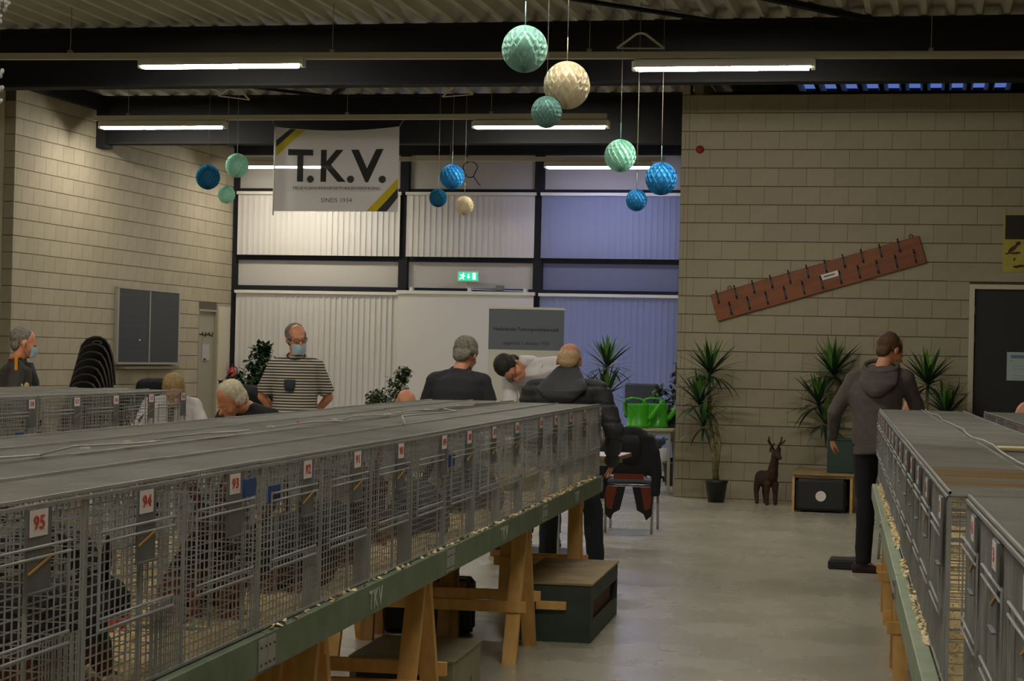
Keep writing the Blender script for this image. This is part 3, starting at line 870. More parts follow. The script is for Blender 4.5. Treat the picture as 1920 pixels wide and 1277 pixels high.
cage_block(rb2[4], RX + 1.19, 11.80, False, 2, 0.5, [0.4, 0.4], ['37', '36'], prot=Ps)
t = thing('lid_hinge_wire', 'long wavy pale wire lying along the middle of the right cage tops', 'wire', tf(RX + 0.27, 4.6, ZT + CH + 0.02), TROT)
MB().tube([(0.012 * sin(i * 1.3), i * 0.4, 0.004 + 0.003 * sin(i * 2.1)) for i in range(21)], 0.0035, 6).build('wire', M_lid, t)
t = thing('pale_lid_slat', 'pale wooden slat lying across the right cage tops', 'slat', tf(RX + 0.29, 6.92, ZT + CH + 0.016), TROT)
MB().bbox(0, -0.06, 0, 0.5, 0.06, 0.008, 0.002).build('slat', mat('pale_slat', '#cfc296', 0.8), t)
# third table far right

# ------------------------------------------------------------------ table frames
def table_section(label, x, y, w, L, mg, group=None, text=True, x_out=1, nearend=False):
    """x = aisle edge, the table extends towards -X*x_out; y = start, L = length"""
    t = thing('cage_table_section', label, 'table', tf(x, y, 0), TROT, group)
    s = x_out; e = 0.004
    zb, zt = ZT - 0.105, ZT - 0.004
    MB().bbox(*sorted((0.03 * s, -0.012 * s))[:1], e, zb, sorted((0.03 * s, -0.012 * s))[1], L - e, zt, 0.003).build('side_beam', mg, t)
    MB().bbox(min(-w * s, (-w + 0.04) * s), e, zb, max(-w * s, (-w + 0.04) * s), L - e, zt, 0.003).build('side_beam', mg, t)
    for y0 in (0.006, L - 0.046):
        MB().bbox(min(-w * s + 0.041 * s, -0.013 * s), y0, zb + 0.02, max(-w * s + 0.041 * s, -0.013 * s), y0 + 0.04, zt, 0.003).build('end_beam', mg, t)
    MB().box(min(-w * s + 0.041 * s, -0.013 * s), 0.047, zt - 0.05, max(-w * s + 0.041 * s, -0.013 * s), L - 0.047, zt - 0.038).build('board', M_board, t)
    for y0 in (0.002, L - 0.072):
        bk = MB().box(0.0305 * s if s > 0 else -0.0335, y0, zb + 0.01, 0.0335 if s > 0 else -0.0305, y0 + 0.07, zt - 0.01)
        br = bk.build('bracket', M_zinc, t)
        sc = MB()
        for (dy, dz) in ((0.015, 0.025), (0.055, 0.025), (0.015, 0.07), (0.055, 0.07)): sc.sphere((0.034 * s, y0 + dy, zb + dz), 0.0035, 8, 5)
        sc.build('screw', M_iron, br)
    if text:
        M = face_matrix((0, s, 0), (0, 0, 1), (0.0312 * s, L * 0.5, (zb + zt) / 2 - 0.004))
        link('stencil_lettering', text_mesh('TKV', 0.085, M_stencil, bold=0.001, space=1.25), t, M=M)
    return t
XB = XF - 0.002
for k, lb in enumerate(('nearest green table section at the lower left under the cages with cards 95 to 93', 'second green table section marked with stencilled letters, above the orange crate',
                        'third green table section from the camera, above the plywood-topped green crate', 'farthest green section of the long left table, ending beside the black coat')):
    table_section(lb, XB, 2.48 + 2.4 * k, 1.09, 2.4, M_green)
for k, lb in enumerate(('far green section of the left table, under the cages before the man in white', 'nearer green section of the left table, cut by the picture edge')):
    table_section(lb, LX, 10.40 - 2.54 * k, 1.09, 2.52, M_green)
for k, (y0, L_, lb) in enumerate(((2.05, 2.42, 'nearest pale green section of the right table with shavings on its edge'), (4.49, 2.44, 'second pale green section of the right table, behind the gap in the cages'), (6.95, 2.40, 'third pale green section of the right table'),
                      (9.37, 2.78, 'farthest pale green section of the right table beside the hooded man'))):
    table_section(lb, RX - 0.02, y0, 1.24, L_, M_green_r, x_out=-1, text=False)

def trestle(label, x, y, w, spread=0.31, top=0.0, m=None):
    """A-frame pair: top beam along X from x to x-w; legs spread along Y"""
    t = thing('wooden_trestle', label, 'trestle', tf(x, y, 0), TROT)
    m = m or M_pine
    zt = ZT - 0.11
    MB().bbox(-w + 0.0, -0.024, zt - 0.07, 0.0, 0.024, zt, 0.002).build('top_beam', m, t)
    for sx, x0 in ((1, -0.015), (-1, -w + 0.015)):
        for sy in (-1, 1):
            b = MB()
            ya, yb = sy * 0.034, sy * spread
            xw = 0.034; xa = x0 - xw * (0.9 if sx > 0 else -0.9)
            th = 0.02
            b.add([(xa - xw, ya - th, zt - 0.001), (xa + xw, ya - th, zt - 0.001), (xa + xw, ya + th, zt - 0.001), (xa - xw, ya + th, zt - 0.001),
                   (xa - xw, yb - th, 0.0), (xa + xw, yb - th, 0.0), (xa + xw, yb + th, 0.0), (xa - xw, yb + th, 0.0)],
                  [(3, 2, 1, 0), (4, 5, 6, 7), (0, 1, 5, 4), (1, 2, 6, 5), (2, 3, 7, 6), (3, 0, 4, 7)])
            b.build('leg', m, t)
    for sy in (-1, 1):
        yr = sy * (spread * (1 - 0.27 / zt) + 0.034 * 0.27 / zt) + sy * 0.033
        MB().bbox(-w - 0.02, yr - 0.011, 0.24, 0.02, yr + 0.011, 0.295, 0.002).build('cross_rail', m, t)
    return t
trestle('wooden trestle nearest the lower picture edge, straddling the orange crate', XF - 0.03, 5.70, 0.20, 0.24)
trestle('wooden trestle beside the flat grey box under the left table', XF - 0.03, 7.22, 0.98)
trestle('wooden trestle standing against the dark green crate', XF - 0.03, 9.62, 0.98)
trestle('narrow wooden trestle behind the green crate, nearest the puffer jacket man', XF - 0.03, 11.62, 0.50, 0.13)
trestle('short trestle of the rear frame, seen between the suitcase and the green crate', XF - 0.47, 9.98, 0.5, 0.12, m=M_pine_d)
trestle('trestle under the far left cages, hidden but for its legs', LX - 0.03, 11.2, 0.98)
trestle('second trestle under the far left cages', LX - 0.03, 8.9, 0.98)
trestle('trestle under the far end of the right table beside the hooded man', RX + 1.0, 11.68, 1.0, m=M_pine)
trestle('trestle under the middle of the right table', RX + 1.0, 9.48, 1.0)
trestle('nearest trestle under the right table at the lower right', RX + 1.0, 6.4, 1.0)

# ------------------------------------------------------------------ bedding: shavings on each table section
def bedding(label, x0, x1, y0, y1, seed, strip=None, group=None):
    r = random.Random(seed)
    b = MB(); nx, ny = 26, int((y1 - y0) / 0.03)
    vs = []; fs = []
    for j in range(ny + 1):
        for i in range(nx + 1):
            x = (x1 - x0) * i / nx; y = (y1 - y0) * j / ny
            p = V((x * 7 + seed, y * 5, 0))
            h = 0.030 + 0.055 * max(0, noise.noise(p * 0.55)) * 1.6 + 0.012 * noise.noise(p * 2.2)
            if i in (0, nx) or j in (0, ny): h = -0.01
            vs.append((x + r.uniform(-.006, .006), y, h))
    for j in range(ny):
        for i in range(nx):
            a = j * (nx + 1) + i; fs.append((a, a + 1, a + nx + 2, a + nx + 1))
    b.add(vs, fs, 0, True)
    for q in range(2600):
        x = r.uniform(0.01, x1 - x0 - 0.01); y = r.uniform(0.01, y1 - y0 - 0.01)
        p = V((x * 7 + seed, y * 5, 0))
        h = 0.032 + 0.055 * max(0, noise.noise(p * 0.55)) * 1.6 + 0.012 * noise.noise(p * 2.2)
        s_ = r.uniform(0.004, 0.009); a = r.uniform(0, 6.28); c_, d_ = cos(a) * s_, sin(a) * s_
        t_ = r.uniform(-0.4, 0.9) * s_
        b.add([(x - c_, y - d_, h), (x - d_ * .6, y + c_ * .6, h + t_), (x + c_, y + d_, h + 0.004 + abs(t_) * .7), (x + d_ * .6, y - c_ * .6, h)], [(0, 1, 2, 3)], 1)
    o = b.build('wood_shavings', [M_shav, M_flake], None, tf(x0, y0, ZT - 0.028), TROT)
    tag(o, label, 'bedding', group, 'stuff')
    return o
bl = ['shavings in the nearest front cages, with cards 95 to 93', 'shavings in the second block of front cages, with cards 92 to 89', 'shavings in the third block of front cages, with cards 88 to 85', 'shavings in the farthest block of front cages, with cards 84 to 81']
for k in range(4):
    bedding('pale wood ' + bl[k], XF - 0.52, XF - 0.004, 2.55 + 2.4 * k, 2.41 + 2.4 * (k + 1), k + 1)
    bedding('pale wood shavings in rear-row cage block number %s from the camera, left table' % ('one', 'two', 'three', 'four')[k], XF - 1.04, XF - 0.535, 2.55 + 2.4 * k, 2.41 + 2.4 * (k + 1), k + 11)
bedding('pale wood shavings in the far left cages before the man in white', LX - 1.03, LX - 0.01, 10.47, 12.85, 21)
bedding('pale wood shavings in the left cages at the picture edge', LX - 1.03, LX - 0.01, 7.93, 10.30, 22)
bedding('pale wood shavings in the nearest cages of the right table', RX + 0.005, RX + 0.52, 2.12, 4.40, 31)
bedding('pale wood shavings in the second cages of the right table', RX + 0.005, RX + 0.52, 4.56, 6.88, 32)
bedding('pale wood shavings in the third cages of the right table', RX + 0.005, RX + 0.52, 7.02, 9.30, 33)
bedding('pale wood shavings in the farthest cages of the right table', RX + 0.005, RX + 0.52, 9.45, 12.08, 34)

def flakes_on(label, pts, n, spread, size=0.009, seed=1, name='spilled_shavings'):
    r = random.Random(seed); b = MB()
    for i in range(n):
        c = V(r.choice(pts)); x = c.x + r.gauss(0, spread[0]); y = c.y + r.gauss(0, spread[1]); s_ = r.uniform(0.5, 1.2) * size; a = r.uniform(0, 6.28)
        c_, d_ = cos(a) * s_, sin(a) * s_; h = c.z + 0.001
        b.add([(x - c_, y - d_, h), (x - d_ * .6, y + c_ * .6, h), (x + c_, y + d_, h + 0.5 * s_), (x + d_ * .6, y - c_ * .6, h + 0.1 * s_)], [(0, 1, 2, 3)])
    o = b.build(name, M_flake); tag(o, label, 'wood shavings', None, 'stuff'); return o
flakes_on('thin scatter of shavings on the concrete aisle between the two cage tables', [tf(-1.0, 9.5, 0), tf(-0.7, 11, 0), tf(0.05, 8.2, 0), tf(-1.3, 9.2, 0), tf(-0.9, 8.0, 0), tf(-1.4, 11.6, 0)], 420, (0.35, 0.9), 0.007, 5)
# heaps on the pale beam of the right table
def heap(label, x, ys, seed):
    r = random.Random(seed); b = MB()
    for (ya, yb, amt) in ys:
        n = int((yb - ya) * 420 * amt)
        for i in range(n):
            y = r.uniform(ya, yb); q = r.uniform(-1, 1); e_ = min(1, (y - ya) / 0.1, (yb - y) / 0.1)
            xx = x + q * 0.018; h = ZT - 0.004 + max(0, 0.028 * amt * (1 - q * q) * e_) * r.random()
            s_ = r.uniform(0.006, 0.012); a = r.uniform(0, 6.28); c_, d_ = cos(a) * s_, sin(a) * s_
            P = [tf(xx - c_, y - d_), tf(xx - d_, y + c_), tf(xx + c_, y + d_), tf(xx + d_, y - c_)]
            b.add([(P[0].x, P[0].y, h), (P[1].x, P[1].y, h + 0.004), (P[2].x, P[2].y, h + 0.008), (P[3].x, P[3].y, h)], [(0, 1, 2, 3)])
    o = b.build('spilled_shavings', M_flake); tag(o, label, 'wood shavings', None, 'stuff'); return o
heap('heaps of shavings along the pale beam of the right table', RX - 0.012 + 0.012, ((5.2, 6.6, 0.5), (6.8, 7.4, 0.8), (7.9, 9.1, 1.5), (9.3, 10.4, 1.3), (10.6, 11.9, 1.0)), 3)
heap('thin line of shavings along the green beam of the long left table', XF + 0.006, ((4.9, 7.2, 0.12), (7.3, 9.6, 0.2), (9.7, 11.9, 0.5)), 4)
o = remesh(MB().sphere((0, 0, 0.05), (0.12, 0.16, 0.075), 14, 8).sphere((-.05, .1, 0.04), (0.1, 0.1, 0.06), 12, 8), 0.012, 1, lambda c: 0.014 * noise.noise(c * 40))
o = link('hay_bundle', o, loc=tf(XF - 0.2, 10.35, ZT)); o.data.materials.append(M_hay); o['label'] = 'yellow heap of hay in a front cage with cards 84 to 81'; o['category'] = 'hay'
# ------------------------------------------------------------------ rabbits
def rabbit_mats(name, back, belly, z0=0.085):
    m = mat(name, back, 0.85, bump=0.4, bscale=70)
    nt = m.node_tree
    tc = nt.nodes.new('ShaderNodeTexCoord'); sp = nt.nodes.new('ShaderNodeSeparateXYZ'); nt.links.new(tc.outputs['Object'], sp.inputs[0])
    nn = nt.nodes.new('ShaderNodeTexNoise'); nn.inputs['Scale'].default_value = 14; nt.links.new(tc.outputs['Object'], nn.inputs['Vector'])
    ad = nt.nodes.new('ShaderNodeMath'); ad.operation = 'MULTIPLY_ADD'; ad.inputs[1].default_value = 0.09; nt.links.new(nn.outputs['Fac'], ad.inputs[0]); nt.links.new(sp.outputs['Z'], ad.inputs[2])
    r = nt.nodes.new('ShaderNodeValToRGB'); r.color_ramp.elements[0].position = z0; r.color_ramp.elements[1].position = z0 + 0.06
    r.color_ramp.elements[0].color = lin(belly); r.color_ramp.elements[1].color = lin(back)
    nt.links.new(ad.outputs[0], r.inputs[0]); nt.links.new(r.outputs[0], nt.nodes['Principled BSDF'].inputs['Base Color'])
    return m
M_rab = rabbit_mats('black_and_tan_fur', '#1c1a1b', '#7d4420')
M_rab_b = rabbit_mats('brown_and_tan_fur', '#3a241a', '#8a4c22', 0.12)
M_rab_g = rabbit_mats('blue_grey_fur', '#33363c', '#5f4636', 0.06)
M_rab_w = mat('black_white_patched_fur', '#dcd8d4', 0.85, color2='#1d1b1a', scale=16, contrast=(0.48, 0.52))
M_ear = mat('inner_ear_skin', '#6b4030', 0.7)
def rabbit_meshes(pose):
    b = MB()
    if pose == 'sit':       # crouching, facing +Y
        b.loft([((0, -0.175, 0.075), (0.03, 0, 0), (0, 0, 0.03)), ((0, -0.15, 0.095), (0.085, 0, 0), (0, 0, 0.08)), ((0, -0.08, 0.115), (0.10, 0, 0), (0, 0, 0.105)), ((0, 0.0, 0.115), (0.09, 0, 0), (0, 0, 0.10)),
                ((0, 0.07, 0.11), (0.07, 0, 0), (0, 0, 0.082)), ((0, 0.12, 0.125), (0.055, 0, 0), (0, 0.01, 0.06)), ((0, 0.15, 0.14), (0.03, 0, 0), (0, 0.01, 0.035))], 18)
        hd = V((0, 0.175, 0.155))
        for s in (-1, 1):
            b.sphere((s * 0.075, -0.09, 0.07), (0.045, 0.085, 0.07), 12, 8)
            b.cap((s * 0.075, -0.06, 0.022), 0.022, (s * 0.075, 0.05, 0.014), 0.014)
            b.cap((s * 0.045, 0.09, 0.08), 0.03, (s * 0.042, 0.125, 0.015), 0.015)
            b.sphere((s * 0.042, 0.14, 0.012), (0.014, 0.025, 0.012), 8, 6)
    else:                   # upright, chest towards +Y
        b.loft([((0, -0.10, 0.03), (0.07, 0, 0), (0, 0.06, 0)), ((0, -0.07, 0.09), (0.10, 0, 0), (0, 0.095, 0.02)), ((0, -0.03, 0.15), (0.085, 0, 0), (0, 0.08, 0.03)), ((0, 0.01, 0.20), (0.065, 0, 0), (0, 0.06, 0.02)), ((0, 0.03, 0.235), (0.04, 0, 0), (0, 0.04, 0.01))], 18)
        hd = V((0, 0.06, 0.255))
        for s in (-1, 1):
            b.sphere((s * 0.07, -0.04, 0.065), (0.045, 0.08, 0.062), 12, 8)
            b.cap((s * 0.07, -0.02, 0.02), 0.02, (s * 0.07, 0.08, 0.013), 0.013)
            b.cap((s * 0.04, 0.03, 0.13), 0.026, (s * 0.035, 0.075, 0.015), 0.013)
    b.sphere((0, -0.165 if pose == 'sit' else -0.16, 0.07), (0.03, 0.035, 0.03), 10, 8)
    b.sphere(hd, (0.042, 0.052, 0.045), 14, 10)
    b.sphere(hd + V((0, 0.04, -0.014)), (0.028, 0.034, 0.026), 12, 8)
    for s in (-1, 1): b.sphere(hd + V((s * 0.022, 0.02, -0.02)), (0.022, 0.028, 0.02), 10, 6)
    ear = []
    for s in (-1, 1):
        e0 = hd + V((s * 0.018, -0.028, 0.03)); d = V((s * 0.38, -0.45, 1.0)).normalized(); x = V((1, 0, 0)) * 0.9 + V((0, -0.5 * s, 0)); x.normalize(); y = d.cross(x).normalized()
        b.loft([(e0, x * 0.009, y * 0.008), (e0 + d * 0.03, x * 0.018, y * 0.009), (e0 + d * 0.07, x * 0.021, y * 0.008), (e0 + d * 0.105, x * 0.013, y * 0.007), (e0 + d * 0.118, x * 0.005, y * 0.005)], 10)
        ear.append((e0, d, x, y))
    me = remesh(b, 0.0065, 3)
    ey = MB()
    for s in (-1, 1): ey.sphere(hd + V((s * 0.037, 0.018, 0.008)), 0.0085, 10, 6)
    ie = []
    for e0, d, x, y in ear:
        q = y if y.y > 0 else -y
        ie.append(MB().loft([(e0 + d * 0.02 + q * 0.006, x * 0.008, q * 0.003), (e0 + d * 0.06 + q * 0.006, x * 0.013, q * 0.004), (e0 + d * 0.1 + q * 0.005, x * 0.006, q * 0.003)], 8).mesh('inner_ear', M_ear))
    no = MB().sphere(hd + V((0, 0.073, -0.010)), (0.006, 0.004, 0.005), 8, 6)
    return me, ey.mesh('eyes', M_eye), ie, no.mesh('nose', M_ear)
RS = rabbit_meshes('sit'); RU = rabbit_meshes('up')
def rabbit(label, x, y, rot, pose='sit', m=None, sc=1.0, z=ZT - 0.006):
    me, ey, ie, no = RS if pose == 'sit' else RU
    t = thing('rabbit', label, 'rabbit', tf(x, y, z), TROT + R(rot))
    t.scale = (sc, sc, sc)
    bd = me.copy(); bd.materials.clear(); bd.materials.append(m or M_rab)
    link('body', bd, t); link('eye', ey, t); [link('inner_ear', q_, t) for q_ in ie]; link('nose', no, t)
    return t
rabbit('large black rabbit with tan flank at the lower left picture corner, head low', XF - 0.17, 3.92, -15, 'sit', M_rab, 1.15)
rabbit('brown rabbit sitting upright, seen through the mesh below card 93', XF - 0.21, 5.08, -150, 'up', M_rab_b, 1.05)
rabbit('black and tan rabbit with a raised ear, seen just below card 92', XF - 0.20, 5.74, 165, 'sit', M_rab, 1.1)
rabbit('dark rabbit showing both raised ears, between cards 92 and 91', XF - 0.23, 6.30, 165, 'sit', M_rab, 1.1)
rabbit('chestnut upright rabbit seen below card 90', XF - 0.23, 6.98, -140, 'up', M_rab_b, 1.0)
rabbit('blue-grey rabbit with its back to the aisle, below card 89', XF - 0.18, 7.62, 12, 'sit', M_rab_g, 1.1)
rabbit('dark grey rabbit crouching below cards 88 and 87', XF - 0.18, 8.70, 170, 'sit', M_rab_g, 1.1)
rabbit('small black rabbit near the far end of the left table', XF - 0.19, 11.78, 190, 'up', M_rab, 0.9)
rabbit('brown rabbit in the rear row at the left picture edge', XF - 0.75, 4.1, 30, 'sit', M_rab_b)
rabbit('black rabbit of the rear row, nearest behind the cage partition', XF - 0.78, 5.3, 120, 'sit', M_rab)
rabbit('black rabbit of the rear row, seen behind card 92', XF - 0.8, 7.0, 200, 'sit', M_rab)
rabbit('brown rabbit of the rear row, seen behind card 89', XF - 0.8, 8.9, 60, 'sit', M_rab_b)
rabbit('tan and black rabbit glimpsed through the gap between the right cages', RX + 0.3, 4.95, 160, 'sit', M_rab)
rabbit('brown rabbit in the left cages at the picture edge', LX - 0.3, 9.7, 90, 'sit', M_rab_b)
rabbit('brown rabbit in the far left cages before the judge in white', LX - 0.3, 11.1, 40, 'sit', M_rab_b)
t = thing('red_feeding_bowl', 'small red feeding bowl on the shavings behind card 94', 'bowl', tf(XF - 0.33, 4.9 - 0.2, ZT + 0.01))
MB().lathe([(0.035, 0), (0.05, 0.035), (0.046, 0.035), (0.03, 0.006), (0.0001, 0.005)], 20).build('bowl', M_red, t)

# ------------------------------------------------------------------ boxes under the left table
def wbox(name, label, cat, x, y, w, l, h, m, lid=None, rz=0, tframe=True):
    t = thing(name, label, cat, tf(x, y, 0) if tframe else (x, y, 0), (TROT if tframe else 0) + rz)
    b = MB()
    b.box(0, 0, 0, w, 0.015, h); b.box(0, l - 0.015, 0, w, l, h); b.box(0, 0.015, 0, 0.015, l - 0.015, h); b.box(w - 0.015, 0.015, 0, w, l - 0.015, h); b.box(0.015, 0.015, 0, w - 0.015, l - 0.015, 0.015)
    b.build('box_body', m, t)
    MB().bbox(-0.006, -0.006, h, w + 0.006, l + 0.006, h + 0.014, 0.003).build('lid', lid or m, t)
    return t
# orange varnished transport crate
t = wbox('transport_crate', 'orange varnished plywood crate with round air holes under the left table', 'crate', -2.22, 5.25, 0.44, 1.32, 0.54, M_crate_or)
for (x, z) in ((0.12, 0.42), (0.31, 0.42)):
    MB().lathe([(0.03, 0), (0.03, 0.002), (0.022, 0.003), (0.0001, -0.004)], 18, M=Matrix.Translation((x, -0.0, z)) @ Matrix.Rotation(pi / 2, 4, 'X')).build('air_hole', M_iron, t)
for (y, z) in ((0.35, 0.45), (0.95, 0.47)):
    MB().lathe([(0.024, 0), (0.024, 0.002), (0.018, 0.003), (0.0001, -0.004)], 18, M=Matrix.Translation((0.44, y, z)) @ Matrix.Rotation(pi / 2, 4, 'Y')).build('air_hole', M_iron, t)
MB().box(0.440, 1.08, 0.0, 0.452, 1.12, 0.54).build('batten', M_pine, t)
t = thing('white_paper_sheet', 'white sheet lying on the orange crate', 'paper', tf(-2.1, 6.3, 0.556), TROT)
MB().box(0, 0, 0, 0.3, 0.2, 0.002).build('sheet', M_card, t)
# flat grey wooden box with dark slot
t = wbox('slotted_box', 'flat grey wooden box with a dark slot, under the left table', 'box', -2.00, 7.88, 0.44, 0.62, 0.22, M_grey_box)
MB().box(0.03, -0.0025, 0.11, 0.34, 0.0, 0.17).build('slot', M_iron, t)
b = MB()
for i in range(7): b.box(0.4405, 0.05 + 0.07 * i, 0.04 + 0.02 * (i % 3), 0.442, 0.065 + 0.07 * i, 0.065 + 0.02 * (i % 3))
b.build('side_hole_patches', M_iron, t)  # small dark patches stand in for the holes in the side panel
# navy suitcase with a dark bag on it
t = thing('suitcase', 'navy blue hard suitcase under the left table', 'suitcase', tf(-2.42, 10.15, 0), TROT)
MB().bbox(0, 0, 0, 0.49, 0.22, 0.30, 0.03).build('shell', M_navy, t)
MB().box(-0.002, 0.105, 0.01, 0.492, 0.115, 0.29).build('seam', M_iron, t)
h_ = MB().tube([(0.17, -0.0, 0.19), (0.17, -0.035, 0.19), (0.32, -0.035, 0.19), (0.32, 0, 0.19)], 0.009, 6).build('handle', M_black, t)
MB().box(0.16, -0.006, 0.04, 0.30, 0.0, 0.09).build('label_plate', M_zinc, t)
t = thing('dark_bag', 'slumped black bag on top of the navy suitcase', 'bag', tf(-2.2, 10.27, 0.3), TROT)
o = remesh(MB().sphere((0, 0, 0.05), (0.2, 0.1, 0.06), 14, 8).sphere((0.1, 0, 0.09), (0.09, 0.07, 0.05), 12, 8), 0.012, 3, lambda c: 0.006 * noise.noise(c * 14))
o.materials.append(M_blackcloth); link('bag_body', o, t)
MB().tube([(-0.06, -0.04, 0.1), (-0.03, -0.06, 0.17), (0.06, -0.06, 0.19), (0.1, -0.04, 0.13)], 0.007, 6).build('strap', M_black, t)
# dark green crate with plywood lid
t = thing('green_crate', 'dark green wooden crate with a worn plywood lid under the left table', 'crate', tf(-1.70, 10.10, 0), TROT)
W_, L_, H_ = 0.43, 1.22, 0.30
x0 = -0.0
b = MB(); b.box(0, 0, 0, W_, 0.018, H_); b.box(0, L_ - 0.018, 0, W_, L_, H_); b.box(0, 0.018, 0, 0.018, L_ - 0.018, H_); b.box(W_ - 0.018, 0.018, 0, W_, L_ - 0.018, 0.10); b.box(W_ - 0.018, 0.018, 0.21, W_, L_ - 0.018, H_); b.box(W_ - 0.018, 0.018, 0.10, W_, 0.10, 0.21); b.box(0.018, 0.018, 0, W_ - 0.018, L_ - 0.018, 0.02)
b.build('crate_body', M_crate_green, t)
MB().box(0.03, 0.1, 0.03, W_ - 0.03, L_ - 0.1, 0.2).build('inner_box', mat('inner_brown_box', '#5a3a22', 0.8), t)
MB().bbox(-0.008, -0.008, H_, W_ + 0.008, L_ + 0.008, H_ + 0.013, 0.003).build('lid', M_ply, t)
MB().bbox(0.14, -0.022, 0.17, 0.30, 0.0, 0.215, 0.003).build('handle_batten', M_pine, t)
# ================================================================== PEOPLE
def head_frame(c, fwd, up):
    f = V(fwd).normalized(); u = V(up); x = f.cross(u).normalized(); u = x.cross(f)
    M = Matrix((x, f, u)).transposed().to_4x4(); M.translation = V(c); return M

def head_prims(b, H, s=1.0):
    def E_(c, r): b.sphere(H @ (V(c) * s), (r[0] * s, r[1] * s, r[2] * s), 16, 12, M=H.to_3x3())
    E_((0, -0.015, 0.035), (0.076, 0.096, 0.086))
    E_((0, 0.028, -0.025), (0.062, 0.062, 0.085))
    E_((0, 0.045, -0.085), (0.042, 0.042, 0.032))
    E_((0, 0.074, 0.022), (0.048, 0.016, 0.012))
    for q in (-1, 1):
        E_((q * 0.04, 0.055, -0.035), (0.022, 0.024, 0.025))
        E_((q * 0.080, -0.012, -0.008), (0.010, 0.019, 0.032))
    b.cap(H @ (V((0, 0.088, 0.0)) * s), 0.009 * s, H @ (V((0, 0.112, -0.034)) * s), 0.0135 * s, 8)
    E_((0, 0.088, -0.060), (0.024, 0.010, 0.006)); E_((0, 0.086, -0.071), (0.021, 0.010, 0.006))

def hand_prims(b, wrist, d, palm_n, side=1, curl=0.5, s=1.0):
    """palm and five fingers; d = direction of hand, palm_n = palm normal, side = +1 thumb to x side"""
    d = V(d).normalized(); n = V(palm_n); n = (n - d * n.dot(d)).normalized(); x = d.cross(n) * side
    w = V(wrist)
    b.loft([(w, x * 0.024 * s, n * 0.018 * s), (w + d * 0.04 * s, x * 0.036 * s, n * 0.015 * s), (w + d * 0.085 * s, x * 0.04 * s, n * 0.013 * s), (w + d * 0.095 * s, x * 0.034 * s, n * 0.010 * s)], 12)
    for i, (o, l) in enumerate(((0.030, 0.070), (0.011, 0.080), (-0.010, 0.075), (-0.030, 0.058))):
        p = w + d * 0.088 * s + x * o * s; a = 0.0
        r = 0.0088
        for k in range(3):
            a += curl * (0.5 if k == 0 else 0.75)
            q = p + (d * cos(a) + n * sin(a)) * l * (0.44, 0.32, 0.24)[k] * s
            b.cap(p, r * s, q, (r - 0.0008) * s, 8); p = q; r -= 0.0008
    p = w + d * 0.025 * s + x * 0.028 * s
    q = p + (d * 0.6 + x * 0.75 + n * 0.3).normalized() * 0.042 * s
    b.cap(p, 0.013 * s, q, 0.0105 * s, 8)
    b.cap(q, 0.0105 * s, q + (d * 0.9 + x * 0.2 + n * 0.4).normalized() * 0.035 * s, 0.009 * s, 8)

